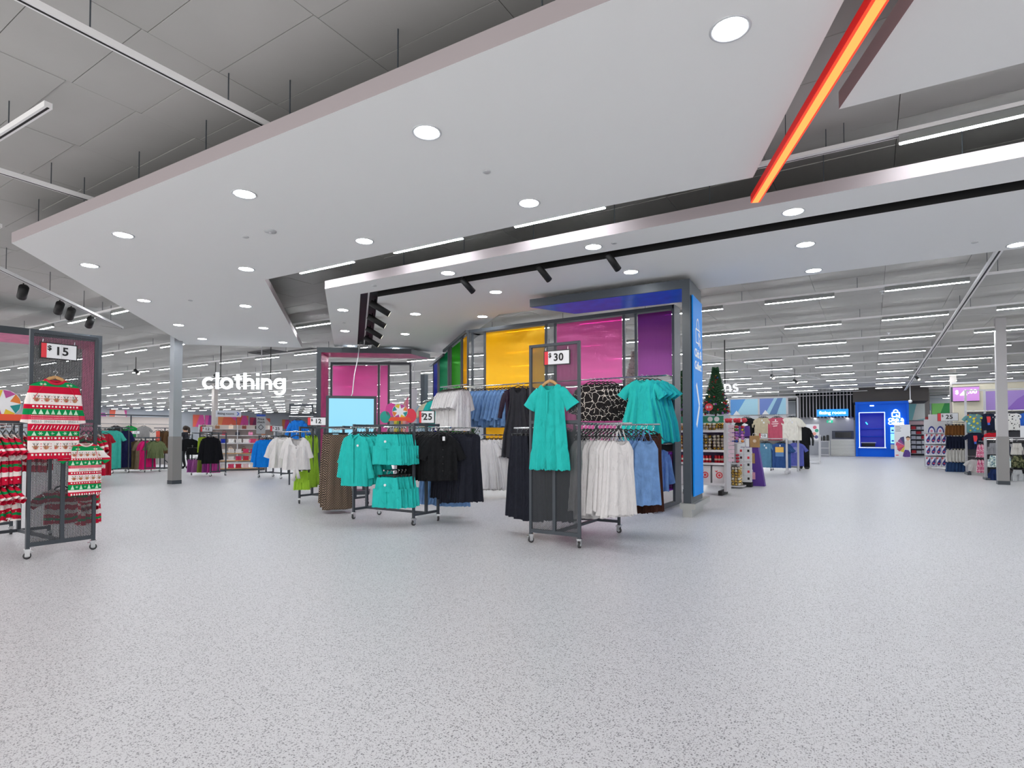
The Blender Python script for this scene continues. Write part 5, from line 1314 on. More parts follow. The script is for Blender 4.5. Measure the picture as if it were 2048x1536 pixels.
# ------------------------------------------------------------------ Christmas aisle
GOLD, SILV = mat('gold_bauble', '#c9a544', .2, metal=.9), mat('pearl_bauble', '#d9d2c4', .3, metal=.4)
BAUB = [GOLD, SILV, mat('red_bauble', '#c01f32', .25, metal=.3), mat('green_bauble', '#3f8a3a', .25, metal=.3), mat('violet_bauble', '#a05fc0', .25, metal=.3), mat('pink_bauble', '#d884c8', .25, metal=.3), mat('blue_bauble', '#2a4fae', .25, metal=.3), mat('orange_bauble', '#e08a3a', .25, metal=.3)]
def clear_plastic():
    m, nt, b = node_mat('clear_plastic'); q = NT(nt)
    tp = q.n('ShaderNodeBsdfTransparent'); gl = q.n('ShaderNodeBsdfGlossy'); gl.inputs['Roughness'].default_value = .05
    mx = q.n('ShaderNodeMixShader'); mx.inputs[0].default_value = .08
    nt.links.new(tp.outputs[0], mx.inputs[1]); nt.links.new(gl.outputs[0], mx.inputs[2]); nt.links.new(mx.outputs[0], nt.nodes['Material Output'].inputs[0])
    return m
M_CLEAR = clear_plastic()
def bauble_tub(label, loc, w, d, h, r, idx, rz=0., grp='tubs of baubles'):
    t = thing('bauble_tub', label, 'bauble tub', loc, rz, grp)
    rr = random.Random(sum(ord(ch) for ch in label)); mb = MB()
    nx, ny, nz = max(1, int(w/(2*r))), max(1, int(d/(2*r))), max(1, int(h/(1.8*r)))
    for k in range(nz):
        for i in range(nx):
            for j in range(ny):
                if 0 < i < nx-1 and 0 < j < ny-1 and k < nz-1: continue
                mi = idx[rr.randrange(len(idx))] if not isinstance(idx, dict) else idx[k % len(idx)][rr.randrange(len(idx[k % len(idx)]))]
                mb.ball((-w/2+r+(w-2*r)*i/max(1, nx-1)+rr.uniform(-.1, .1)*r, -d/2+r+(d-2*r)*j/max(1, ny-1), r+(h-2*r)*k/max(1, nz-1)), r*.98, 8, 5, mi)
    part('baubles', mb, BAUB, t, True, kind='stuff')
    part('clear_box', MB().box(-w/2-.004, w/2+.004, -d/2-.004, d/2+.004, 0, h+.01), M_CLEAR, t)
    part('lid', MB().box(-w/2-.006, w/2+.006, -d/2-.006, d/2+.006, h+.01, h+.02), M_CLEAR, t)
    return t
t = thing('shelf_unit', 'grey Christmas shelf unit stocked with bauble tubs beside the portal', 'shelf unit', (-3.4, 13.0, 0))
for z in (.22, .66, .94, 1.37): part('shelf', MB().box(-4.4, -2.68, 12.8, 13.2, z, z+.025), M_GREYFIX, t, world=True)
for z in (.22, .66, .94, 1.37): part('price_strip', MB().box(-4.4, -2.68, 12.788, 12.8, z-.01, z+.04), M_PAPER, t, world=True)
for x in (-4.42, -2.66): part('side_panel', MB().box(x-.03, x+.03, 12.8, 13.24, .08, 1.56), M_GREYFIX, t, world=True)
part('back_panel', MB().box(-4.4, -2.68, 13.2, 13.22, .2, 1.55), mat('violet_back', '#6a5a86', .6), t, world=True)
for x in (-4.35, -3.5, -2.75): part('foot', MB().box(x-.04, x+.04, 12.7, 13.3, 0, .1), M_BLACK, t, world=True)
part('header', MB().box(-3.75, -2.7, 12.86, 12.88, 1.57, 1.72), mat('green_card', '#2f8a6a', .6), t, world=True)
for x in (-3.5, -3.25, -2.98, -2.84): part('white_dot', MB().tube([(x, 12.852, 1.65), (x, 12.86, 1.65)], .055, 14), M_PAPER, t, world=True)
nn = ['first', 'second', 'third', 'fourth', 'fifth', 'sixth', 'seventh']
for i in range(6):
    x = -2.82-.27*i
    bauble_tub(f'{nn[i]} gold bauble tub from the right on the top Christmas shelf', (x, 12.98, 1.396), .24, .2, .17, .03, [0, 1])
    bauble_tub(f'{nn[i]} tall gold and pearl bauble tub from the right on the second Christmas shelf', (x, 12.98, .966), .24, .2, .34, .035, [0, 1, 1])
    b = thing('gift_tin', f'{nn[i]} pack of red tins from the right on the third Christmas shelf', 'tin pack', (x, 12.98, .686), group='red tin packs')
    for k in (-.07, 0, .07): part('tin', MB().lathe([(.032, 0), (.034, .01), (.034, .16), (.03, .17)], 10, (k, 0, 0)), BAUB[2], b, True); part('tin_band', MB().lathe([(.035, .06), (.035, .1)], 10, (k, 0, 0), cap=False), SILV, b)
    b = thing('gift_box', f'{nn[i]} white box with a red bauble emblem from the right on the bottom shelf', 'gift box', (x-.03*i, 12.98, .246), group='white emblem boxes')
    part('box', MB().box(-.13, .13, -.1, .1, 0, .38), M_PAPER, b)
    part('emblem_ring', MB().tube([(.02+.06*cos(a), -.103, .18+.06*sin(a)) for a in [2*pi*k/16 for k in range(17)]], .012, 5), M_REDCARD, b)
    part('emblem_star', MB().plate([(.02+(.045 if k % 2 else .018)*cos(pi*k/6), .18+(.045 if k % 2 else .018)*sin(pi*k/6)) for k in range(12)], -.106, -.101), M_REDCARD, b)
    part('emblem_bow', MB().plate([(-.05, .25), (-.08, .28), (-.04, .27), (-.01, .29), (-.03, .24)], -.106, -.101), M_REDCARD, b)
t = thing('clip_strip', 'pale hanging strip of small pink packs at the end of the Christmas shelf', 'clip strip', (-2.55, 12.85, .7))
part('strip', MB().box(-.02, .02, 0, .004, -.02, .86), M_GREYFIX, t)
for k in range(9): part('pack', MB().box(-.05, .07, -.02, 0, .03+.09*k, .1+.09*k), mat('pale_pink_card', '#dcc4d2', .6), t)
part('hook', MB().bar((0, .002, .86), (-.09, .05, .86), .01), M_CHROME, t)
# bauble stand at the aisle corner
t = thing('display_stand', 'grey stand with tiers of coloured baubles at the aisle corner', 'display stand', (-2.92, 14.95, 0))
for z in (.0, .56, 1.06): part('shelf', MB().box(-.25, .27, -.25, .2, z+.03, z+.06), M_GREYFIX, t)
part('back_panel', MB().box(-.25, .05, .2, .23, 0, 1.55), M_PAPER, t)
for x in (-.25, .05): part('upright', MB().box(x-.02, x+.02, .15, .2, 0, 1.55), M_GREYFIX, t)
bauble_tub('large clear bin of gold baubles on the floor at the aisle corner', (-2.92, 14.9, .06), .42, .36, .46, .034, [0, 0, 1])
for i, ix in enumerate(([4, 5], [3, 0], [2, 2])):
    bauble_tub(['violet', 'green', 'red'][i] + ' bauble box on the middle tier of the corner stand', (-3.06+.15*i, 14.85, .62), .13, .2, .22, .034, ix)
bauble_tub('tall mixed bauble box with blue at the bottom on the corner stand', (-2.98, 14.88, 1.12), .24, .22, .42, .034, {0: [6, 6], 1: [7, 0], 2: [4, 5], 3: [4, 5], 4: [0, 3], 5: [0, 3], 6: [2]})
bauble_tub('tall mixed bauble box with red at the top on the corner stand', (-2.74, 14.88, 1.12), .2, .22, .42, .034, {0: [6, 7], 1: [4, 5], 2: [5, 4], 3: [4, 0], 4: [0, 3], 5: [2], 6: [2]})
for i in range(3):
    b = thing('gift_bow', f'{nn[i]} red patterned gift bow from the left above the corner stand', 'gift bow', (-3.1+.2*i, 14.9, 1.57), group='red gift bows')
    for s in (-1, 1): part('loop', MB().ball((s*.06, 0, .1), .075, 10, 6, sz=.8), mat('red_pattern', '#d23a4a', .6, noise=.6, nscale=40), b, True)
    part('knot', MB().ball((0, -.03, .09), .035, 8, 5), M_PAPER, b, True)
for r_ in range(5):
    for c in range(3):
        b = thing('gift_box', f'small white gift box, {nn[r_]} row up and {nn[c]} from the left beside the purple stand', 'gift box', (-2.99+.175*c, 15.36, .12+.175*r_), group='stacked small white gift boxes')
        part('box', MB().box(-.085, .085, -.08, .08, 0, .17), M_PAPER, b)
        part('print', MB().box(.0, .05, -.083, -.08, .06, .12), M_REDCARD if (r_+c) % 2 else M_INK, b)
t = thing('plinth', 'dark plinth under the stacked small white gift boxes', 'plinth', (-2.82, 15.36, 0))
part('base', MB().box(-.28, .28, -.1, .1, 0, .12), M_BLACK, t)
# purple stand
M_PURP = mat('purple_board', '#55318f', .55)
t = thing('display_stand', 'tall purple cardboard stand with three gift bags', 'display stand', (-2.55, 15.7, 0))
part('body', MB().plate([(-.24, 0), (.25, 0), (.1, 1.0), (.08, 1.25), (-.18, 1.25), (-.2, 1.0)], -.02, .2), M_PURP, t)
part('side_wing', MB().prism([(-.24, -.02), (-.38, .3), (-.36, .31), (-.22, 0)], 0, 1.25), M_PURP, t)
part('header', MB().plate([(-.4, 1.26), (-.08, 1.27), (-.1, 1.54), (-.38, 1.54)], -.04, 0), M_PURP, t)
for i, (x, z, w, h, c, lab) in enumerate(((.03, .99, .24, .3, '#b08a5a', 'large kraft gift bag at the top of the purple stand'), (-.07, .58, .19, .26, '#b89662', 'small kraft gift bag in the middle of the purple stand'), (-.05, .17, .16, .18, '#e8a9bb', 'pink gift bag at the bottom of the purple stand'))):
    b = thing('gift_bag', lab, 'gift bag', (-2.55+x, 15.681, z))
    part('bag', MB().add([(-w/2, -.02, 0), (w/2, -.02, 0), (w/2*.97, -.09, h), (-w/2*.97, -.09, h), (-w/2, .0, 0), (w/2, .0, 0), (w/2*.97, .0, h), (-w/2*.97, .0, h)], [(0, 1, 2, 3), (5, 4, 7, 6), (0, 4, 5, 1), (1, 5, 6, 2), (4, 0, 3, 7), (3, 2, 6, 7)]), mat('bag_' + c[1:], c, .7, noise=.25, nscale=35), b)
    part('handle', MB().tube([(-w*.2, -.05, h), (-w*.15, -.05, h+.06), (w*.15, -.05, h+.06), (w*.2, -.05, h)], .006, 5), M_PAPER, b)
    part('motif', MB().plate([(w*.22*cos(pi*k/8)*(1 if k % 2 else .6), h*.55+w*.22*sin(pi*k/8)*(1 if k % 2 else .6)) for k in range(16)], -.075, -.068), mat('pale_print', '#e2cdb4', .7), b)
for i in range(3):
    single('gift_tag_pack', MB().box(-.04, .04, -.03, .0, 0, .22), M_PAPER, f'{nn[i]} white tag pack from the left on the purple stand', 'tag pack', (-2.86+.075*i if i < 2 else -2.69, 15.64, 1.0), group='white tag packs')

def tree(label, loc, h, r, c, ornaments=True, plinth=0., seed=1):
    t = thing('christmas_tree', label, 'tree', loc)
    rr = random.Random(seed); mb = MB()
    if plinth: part('plinth', MB().box(-.2, .2, -.2, .2, -plinth, 0), M_GREYFIX, t)
    part('trunk', MB().tube([(0, 0, 0), (0, 0, h*.95)], [.025, .006], 6), mat('bark', '#4a3424', .8), t)
    n = int(260*h)
    for i in range(n):
        q = i/n; z = h*(.1+.88*q); L = r*(1-q)+.03; a = i*2.39996; dr = Vector((cos(a), sin(a), .12+.25*q)).normalized()
        p0 = Vector((0, 0, z)); tip = p0+dr*L
        side = dr.cross(Vector((0, 0, 1))).normalized(); up = side.cross(dr)
        for k in range(7):
            b = p0.lerp(tip, .25+.75*k/6)
            for s in (-1, 1):
                w = .06*(1.1-.4*k/6)+.015
                e = b+dr*w*.8+(side*s+up*rr.uniform(-.6, .6)).normalized()*w
                sd = up*.011
                mb.add([b-sd, b+sd, e], [(0, 1, 2)], 0)
                mb.add([b-side*.01, b+side*.01, e], [(0, 1, 2)], 0)
    part('needles', mb, c, t, kind='stuff')
    if ornaments:
        for i in range(int(60*h)):
            q = rr.random()**1.2*.9; z = h*(.12+.85*q); L = r*(1-q)*rr.uniform(.85, 1.05)+.02; a = rr.uniform(0, 6.28)
            part('bauble', MB().ball((L*cos(a), L*sin(a), z), .03, 8, 5), BAUB[rr.choice((0, 1, 2, 2, 4, 6))], t, True)
    return t
M_PINE, M_FROST = mat('pine_needles', '#34603f', .7, noise=.4), mat('frosted_needles', '#f2f5f3', .7, noise=.1)
tree('decorated green Christmas tree above the bauble shelves', (-3.58, 16.1, 1.72), 1.45, .34, M_PINE, True, 1.72, 3)
tree('decorated green Christmas tree glimpsed beside the portal post', (-4.25, 15.2, 1.72), 1.3, .4, M_PINE, True, 1.72, 4)
tree('frosted white Christmas tree between the pink and purple panels', (-4.45, 12.2, 1.7), 1.5, .3, M_FROST, False, 1.7, 5)
t = thing('price_tag', 'round red ten dollar tag in front of the Christmas tree', 'price sign', (-3.62, 15.5, 2.05), face(.2, -1))
part('disc', MB().plate([(.1*cos(2*pi*k/24), .1*sin(2*pi*k/24)) for k in range(24)], 0, .01), M_REDCARD, t)
lettering('$10', t, 0, -.004, 0, .085, m=M_PAPER, bold=.001)
part('stem', MB().bar((0, .012, -2.05), (0, .012, 0), .012), M_GREYFIX, t)
bush = MB(); rr = random.Random(4)
for i in range(260):
    a, b, q = rr.uniform(0, 6.28), rr.uniform(-.3, 1.4), rr.uniform(.05, .2)
    p = Vector((cos(a)*cos(b), sin(a)*cos(b), sin(b)))*q+Vector((0, 0, .14)); s = Vector((rr.uniform(-1, 1), rr.uniform(-1, 1), rr.uniform(-1, 1)))*.03
    bush.add([p, p+s, p+s*.5+Vector((.02, 0, .03))], [(0, 1, 2)])
t = thing('potted_plant', 'small green artificial plant below the denim jackets', 'plant', (-7.35, 10.0, 1.16))
part('foliage', bush, mat('leaf_green', '#2f5a2c', .6), t, kind='stuff'); part('pot', MB().lathe([(.07, 0), (.09, .12)], 14), M_BLACK, t, True)

# ------------------------------------------------------------------ tee shirt display
YT = 21.5
t = thing('display_wall', 'white framed tee shirt display with a blue geometric header', 'display wall', (-3.3, YT, 0))
for x in (-4.3, -3.32, -2.42, -2.12): part('upright', MB().box(x-.03, x+.03, YT+.25 if x > -2.3 else YT, YT+.3 if x > -2.3 else YT+.05, .06, 2.62), M_GREYFIX, t, world=True)
part('top_rail', MB().box(-4.33, -2.1, YT, YT+.05, 2.6, 2.64), M_GREYFIX, t, world=True)
part('back_panel', MB().box(-4.3, -2.42, YT+.06, YT+.08, .3, 2.02), M_PAPER, t, world=True)
for x0, x1, cs in ((-4.27, -3.34, ('#5f9ad8', '#a5d0e2')), (-3.3, -2.44, ('#6f86c8', '#9fcbe0'))):
    part('header_panel', MB().box(x0, x1, YT+.01, YT+.03, 2.04, 2.6), mat('header_' + cs[0][1:], cs[0], .6), t, world=True)
    w = x1-x0
    part('header_facet', MB().plate([(x0+w*.55, 2.6), (x1, 2.6), (x1, 2.04), (x0+w*.2, 2.04)], YT+.004, YT+.009), mat('header_' + cs[1][1:], cs[1], .6), t, world=True)
    part('header_facet', MB().plate([(x0+w*.1, 2.04), (x0+w*.36, 2.04), (x0+w*.22, 2.2)], YT-.001, YT+.003), M_PAPER, t, world=True)
part('header_facet', MB().plate([(-2.98, 2.04), (-2.72, 2.6), (-2.55, 2.6), (-2.75, 2.04)], YT-.004, YT+.0), mat('header_navy', '#5f7fb0', .6), t, world=True)
for z in (2.02, 1.15): part('hang_rail', MB().tube([(-4.3, YT-.14, z), (-2.15, YT-.14, z)], .012, 6), M_CHROME, t, world=True)
part('gondola_shelf', MB().box(-4.3, -2.4, YT-.3, YT, 1.18, 1.21), M_GREYFIX, t, world=True)
for x in (-3.3, -2.42): part('foot', MB().box(x-.05, x+.05, YT-.5, YT+.4, .02, .1), M_GREYFIX, t, world=True)
part('gondola_post', MB().box(-2.44, -2.38, YT-.32, YT-.27, 0, 1.2), M_GREYFIX, t, world=True)
def tee_print(o, kind):
    if kind == 'wave': part('chest_print', MB().plate([(-.1, -.34), (-.02, -.28), (.1, -.33), (.1, -.36), (-.05, -.4)], -.05, -.044), M_PAPER, o)
    if kind == 'script':
        for k, w in enumerate((.1, .12, .08)): part('chest_print', MB().plate([(-w, -.24-.07*k), (w, -.22-.07*k), (w*.8, -.26-.07*k), (-w*.7, -.27-.07*k)], -.05, -.044), mat('print_pale', '#e9c8cc', .8), o)
    if kind == 'sunset':
        part('chest_print', MB().plate([(-.13, -.42), (.13, -.42), (.13, -.24), (-.13, -.24)], -.05, -.044), mat('print_sun', '#e8b85a', .8), o)
        part('chest_print', MB().plate([(-.13, -.56), (.13, -.56), (.13, -.42), (-.13, -.42)], -.05, -.044), mat('print_sea', '#5f86b8', .8), o)
    if kind == 'circle': part('chest_print', MB().plate([(-.02+.1*cos(2*pi*k/20), -.36+.1*sin(2*pi*k/20)) for k in range(20)], -.05, -.044), mat('print_lilac', '#8f92cf', .8), o)
    if kind == 'badge': part('chest_print', MB().plate([(.05, -.3), (.1, -.3), (.1, -.24), (.05, -.24)], -.05, -.044), M_PAPER, o)
for x, z, c, n_, pr, L in ((-3.74, 2.02, '#191a1d', 'black tee shirt with a pale wave print', 'wave', .78), (-3.2, 2.02, '#c3b79d', 'beige tee shirt with a small chest mark', 'badge', .78), (-2.77, 2.02, '#c25a70', 'rose pink tee shirt with pale script', 'script', .78), (-2.31, 2.02, '#e6e2d8', 'off white tee shirt beside the rose one', 'badge', .78),
                           (-3.13, 1.15, '#5a87a5', 'dusty teal tee shirt on the lower rail', 'badge', .85), (-2.64, 1.15, '#33548c', 'navy tee shirt with a yellow sunset print', 'sunset', .85)):
    m = tt('tee' + c, c, L=L, w=.235, sl=(.1, -.2, .06, 0.062, ''), a=.014, seed=340+int(x*10))
    o = hang('tee_shirt', n_ + ' on the tee shirt display', 'tee shirt', (x, YT-.22, z), face(0, -1), m, swing=(.02, -.05, -.16), group='tee shirts facing forward')
    tee_print(o, pr)
    for k in range(2): hang('tee_shirt', f'{nn[k]} tee shirt hanging just behind the {n_}', 'tee shirt', (x+.05*(k+1), YT-.22+.045*(k+1), z), face(0, -1)+.1, m, group='tee shirts behind the front ones')
o = hang('tee_shirt', 'periwinkle tee shirt with a round print behind the white post', 'tee shirt', (-2.3, 22.9, 1.15), face(.1, -1), tt('teeper', '#6068b8', L=.85, w=.25, sl=(.1, -.2, .06, 0.062, ''), a=.016, seed=350)); tee_print(o, 'circle')
small_rack('grey rack behind the white post with the periwinkle tee shirt', -2.7, 23.2, .9, .5, 1.2, [((-2.3, 23.0, 1.15), (-2.3, 22.7, 1.15))])
price_sign('ten dollar sign on the tee shirt display shelf', (-3.14, YT-.28, 1.21), face(0, -1), '10', .27, .17)
price_sign('thirty five dollar sign above the black mannequin outfit', (-2.32, 23.4, 1.72), face(.1, -1), '35', .32, .2, stand=1.72)
# mannequin
t = thing('mannequin', 'headless mannequin in a black shirt and black trousers', 'mannequin', (-2.24, 24.85, 0), face(.1, -1))
part('shirt', shirt(.72, .25, (.08, -.3, .06, 0.062, ''), t=.11, a=.012, seed=360, w0=.2).build().mesh('shirt', M_BLK, True), None, t).location = (0, 0, 1.75)
part('neck', MB().tube([(0, 0, 1.6), (0, 0, 1.74)], [.06, .05], 12), M_BLACK, t, True)
for s in (-1, 1):
    part('trouser_leg', MB().tube([(s*.1, 0, 1.05), (s*.11, 0, .55), (s*.12, .02, .06)], [.115, .1, .1], 14), M_BLK, t, True)
    part('arm', MB().tube([(s*.3, 0, 1.35), (s*.34, -.03, 1.1), (s*.33, -.08, .92)], [.045, .04, .03], 10), M_BLACK, t, True)
    part('shoe', MB().ball((s*.12, -.05, .045), .09, 10, 6, sz=.5), M_BLACK, t, True)
part('base', MB().lathe([(.2, 0), (.2, .012)], 24), M_STEEL, t)
# further aisle fixtures
t = thing('clothing_rack', 'distant grey rack with a poster and black trousers', 'clothing rack', (-2.45, 30.5, 0))
for x in (-.4, .4):
    for y in (-.25, .25): part('post', MB().box(x-.03, x+.03, y-.03, y+.03, 0, 1.35), M_GREYFIX, t)
part('shelf', MB().box(-.42, .42, -.27, .27, .12, .16), M_GREYFIX, t); part('shelf', MB().box(-.42, .42, -.27, .27, 1.05, 1.08), M_GREYFIX, t)
part('hang_rail', MB().tube([(-.4, -.2, .98), (.4, -.2, .98)], .015, 6), M_CHROME, t)
hang('black_trousers', 'black trousers on the distant grey rack', 'trousers', (-2.72, 30.25, .98), face(.1, -1), garment_mesh('bktr', skirt(.7, .16, .2, .04, .014, 365), M_BLK), 'clip')
t = thing('poster', 'white poster with pink and green dots on the distant rack', 'poster', (-2.35, 30.22, 1.1), face(.1, -1))
part('board', MB().box(-.3, .3, 0, .02, 0, .75), M_PAPER, t)
for x, z, c in ((.12, .6, '#e0708a'), (.2, .45, '#3fa58a'), (.1, .3, '#e8a090'), (.18, .15, '#5a5a8a')): part('dot', MB().plate([(x+.08*cos(2*pi*k/16), z+.08*sin(2*pi*k/16)) for k in range(16)], -.004, 0), mat('dot_' + c[1:], c, .6), t)

# ------------------------------------------------------------------ fitting rooms and click and collect booth
M_VOID = mat('black_void', '#08090b', .8)
single('wall_fitting_rooms', MB().box(-6.5, -.95, 44.2, 44.4, 0, 2.55), M_WALLG, 'grey wall behind the fitting room counter', 'wall', kind='structure')
single('wall_above_slats', MB().box(-4.6, -.95, 46.0, 46.2, 2.4, CEIL), M_VOID, 'black void above the fitting room slats', 'wall', kind='structure')
single('wall_over_booth', MB().box(-.95, 3.0, 42.6, 46.2, 3.46, CEIL), mat('dark_taupe', '#55504e', .8), 'dark taupe bulkhead above the blue booth', 'wall', kind='structure')
t = thing('slat_canopy', 'open canopy of pale slats with hanging rods over the fitting rooms', 'canopy', (-2.6, 43.0, 2.5))
for i in range(16):
    x = -4.0+.195*i
    part('slat', MB().box(x-.025, x+.025, 42.6, 45.9, 2.5, 2.58), mat('slat_grey', '#b2aeb2', .6), t, world=True)
    part('rod', MB().bar((x, 42.6, 2.58), (x, 42.6, CEIL), .045), mat('slat_grey', '#b2aeb2', .6), t, world=True)
for x in (-3.2, -2.2, -1.3): part('slat_lamp', MB().box(x-.04, x+.04, 43.2, 44.2, 2.47, 2.5), mat('lit_slat_lamp', '#ffffff', emit=8), t, world=True)
t = thing('hanging_sign', 'glowing blue fitting rooms sign hung from the black ceiling', 'sign', (-2.09, 42.2, 2.58))
part('board', MB().box(-.89, .89, 0, .08, 0, .46), mat('lit_blue_board', '#1a8ff0', .5, emit=.7), t)
lettering('fitting rooms', t, 0, -.01, .23, .29, m=mat('lit_cyan_letter', '#bfeaff', emit=2.2), bold=.008)
for x in (-.7, .7): part('suspension_rod', MB().bar((x, .04, .46), (x, .04, CEIL-2.58), .02), M_BLACK, t)
t = thing('service_counter', 'white slatted fitting room service counter', 'counter', (-1.52, 42.5, 0))
for i in range(11): part('slat', MB().box(-.7, .66, -.04, 0, .03+.095*i, .1+.095*i), mat('counter_white', '#d9d8d4', .5), t)
part('body', MB().box(-.7, .66, 0, .6, 0, 1.06), mat('counter_gap', '#8f8e8c', .7), t)
part('top', MB().box(-.72, .68, -.06, .62, 1.06, 1.1), M_GREYFIX, t)
t = thing('display_screen', 'dark wide monitor housing behind the fitting room counter', 'screen', (-1.6, 43.6, 1.1))
part('housing', MB().box(-.6, .62, 0, .3, 0, .55), mat('slate', '#3f4352', .5), t); part('screen_glass', MB().box(-.42, .5, -.01, 0, .1, .46), mat('dark_glass', '#15181f', .15), t); part('stand', MB().box(-.1, .1, .1, .2, -1.1, 0), M_DARK, t)
t = thing('glass_cabinet', 'low trolley stacked with dark items left of the counter', 'trolley', (-2.55, 41.8, 0))
for z in (.08, .5, .95): part('shelf', MB().box(-.3, .3, -.2, .2, z, z+.04), M_GREYFIX, t)
for x in (-.28, .28):
    for y in (-.18, .18): part('post', MB().box(x-.02, x+.02, y-.02, y+.02, 0, 1.0), M_STEEL, t)
for i in range(3): single('stacked_hangers', MB().box(-.08, .08, -.15, .1, 0, .2+.07*i).box(-.06, .06, -.1, .12, .1, .28+.05*i), M_PLASTIC, f'{nn[i]} dark bundle of hangers from the left on the trolley', 'hanger bundle', (-2.75+.2*i, 41.8, .99), group='hanger bundles')
def exit_sign(label, loc, rz):
    t = thing('exit_sign', label, 'exit sign', loc, rz)
    part('box', MB().box(-.18, .18, 0, .05, 0, .17), mat('lit_exit_green', '#1fae86', emit=.7), t)
    part('door_symbol', MB().box(-.02, .06, -.004, 0, .03, .14), M_SIGNPRINT, t); part('running_figure', MB().plate([(-.1, .03), (-.06, .03), (-.03, .09), (-.05, .13), (-.09, .1)], -.004, 0), M_SIGNPRINT, t)
    part('mount', MB().box(-.01, .01, .02, .03, .17, CEIL-loc[2] if loc[1] < 40 else .3), M_GREYFIX, t)
exit_sign('green exit sign on the grey fitting room wall', (-2.35, 44.15, 2.2), 0)
exit_sign('green exit sign left of the fitting rooms', (-4.5, 36.0, 2.35), 0)
# booth
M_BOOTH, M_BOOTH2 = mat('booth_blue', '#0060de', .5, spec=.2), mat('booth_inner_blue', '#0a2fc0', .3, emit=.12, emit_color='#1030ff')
t = thing('collection_booth', 'bright blue click and collect booth with a lit window', 'booth', (.58, 42.3, 0))
for x0, x1, z0, z1 in ((-1.37, -1.2, 0, 3.45), (.17, 1.37, 0, 3.45), (-1.2, .17, 0, .58), (-1.2, .17, 2.78, 3.45)):
    part('front_panel', MB().box(x0, x1, 0, .15, z0, z1), M_BOOTH, t)
part('rim', MB().box(-1.4, 1.4, -.12, 0, 3.3, 3.46), M_BOOTH, t); part('rim', MB().box(-1.4, -1.28, -.12, 0, 0, 3.3), M_BOOTH, t); part('rim', MB().box(1.28, 1.4, -.12, 0, 0, 3.3), M_BOOTH, t)
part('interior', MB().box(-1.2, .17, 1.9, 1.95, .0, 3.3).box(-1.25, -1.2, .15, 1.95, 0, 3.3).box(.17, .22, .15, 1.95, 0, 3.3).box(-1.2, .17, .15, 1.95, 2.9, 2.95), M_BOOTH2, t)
part('window_frame', MB().bar((-1.19, -.02, .6), (-1.19, -.02, 2.78), .05).bar((.16, -.02, .6), (.16, -.02, 2.78), .05).bar((-1.2, -.02, 2.78), (.17, -.02, 2.78), .05), mat('lit_frame', '#cfe4ff', emit=.9), t)
part('ledge', MB().box(-1.24, .22, -.2, .15, .54, .6), mat('lit_ledge', '#e6f0ff', .4, emit=.3), t)
for z in (1.25, 1.75): part('inner_shelf', MB().box(-1.15, .12, 1.5, 1.9, z, z+.04), M_BOOTH, t)
part('inner_counter', MB().box(-1.1, -.35, .6, 1.2, .62, .85), M_BLACK, t); part('counter_strip', MB().box(-1.12, -.3, .58, 1.2, .85, .9), M_GREYFIX, t)
part('inner_lamp', MB().bar((-.85, 1.2, 2.2), (-.75, 1.2, 2.05), .05), mat('lit_cyan', '#30c0ff', emit=4), t)
part('top_lamp', MB().box(-.6, -.4, -.02, .02, 3.18, 3.23), mat('lit_slat_lamp', '#ffffff', emit=8), t)
LW = mat('lit_booth_letter', '#ffffff', emit=3.0, emit_color='#eaf4ff')
lettering('Click &', t, .74, -.05, 2.3, .27, m=LW, bold=.012, extrude=.02); lettering('Collect', t, .74, -.05, 2.09, .27, m=LW, bold=.012, extrude=.02)
ic = MB()
def st(mb, pts, w, y=-.05):
    for (x0, z0), (x1, z1) in zip(pts, pts[1:]): mb.bar((x0, y, z0), (x1, y, z1), .03, w, up=(0, 0, 1)) if abs(x1-x0) > abs(z1-z0) else mb.bar((x0, y, z0), (x1, y, z1), w, .03, up=(0, 1, 0))
st(ic, [(.55, 2.5), (.55, 2.75), (.92, 2.75), (.92, 2.5), (.55, 2.5)], .06); st(ic, [(.62, 2.75), (.64, 2.88), (.73, 2.93), (.83, 2.88), (.85, 2.75)], .05); st(ic, [(.75, 2.62), (.85, 2.52), (.95, 2.42)], .06)
part('bag_logo', ic, LW, t)
for z0, z1 in ((1.5, 1.85), (.85, 1.45)):
    part('info_screen', MB().box(.45, .75, -.05, 0, z0, z1), mat('lit_info_screen', '#8fd8f5', emit=.9), t)
    part('screen_text', MB().box(.5, .62, -.055, -.05, z0+.1, z0+.2), mat('header_blue', '#2a4fae', .5), t)
part('bin_flap', MB().box(.45, .75, -.08, 0, .5, .78), M_STEEL, t)
# cut-out poster
t = thing('poster_board', 'white standing poster of a child with rainbow wings', 'poster', (1.6, 41.4, 0), face(.05, -1))
part('board', MB().box(-.4, .4, 0, .05, 0, 1.98), M_PAPER, t)
for k, w in enumerate((.28, .36, .3, .34)): part('text_line', MB().box(-.34, -.34+w*.8, -.004, 0, 1.85-.09*k, 1.89-.09*k), mat('pale_ink', '#9a9a9e', .6), t)
for k, c in enumerate(('#4a4a7a', '#8a4a8a', '#d0507a', '#e05a6a', '#c04a6a', '#d8c84a')):
    a0, a1 = radians(95+28*k), radians(95+28*(k+1)); cx, cz = .12, .72
    part('wing_segment', MB().plate([(cx, cz)]+[(cx+(.46-.05*(k % 2))*cos(a), cz+(.55-.03*k)*sin(a)) for a in (a0, (a0+a1)/2, a1)], -.006, -.002), mat('wing_' + c[1:], c, .6), t)
part('figure_top', MB().plate([(.1, .5), (.1, .95), (.2, 1.02), (.36, 1.0), (.38, .7), (.3, .45)], -.012, -.007), mat('cream_print', '#ded6c6', .6), t)
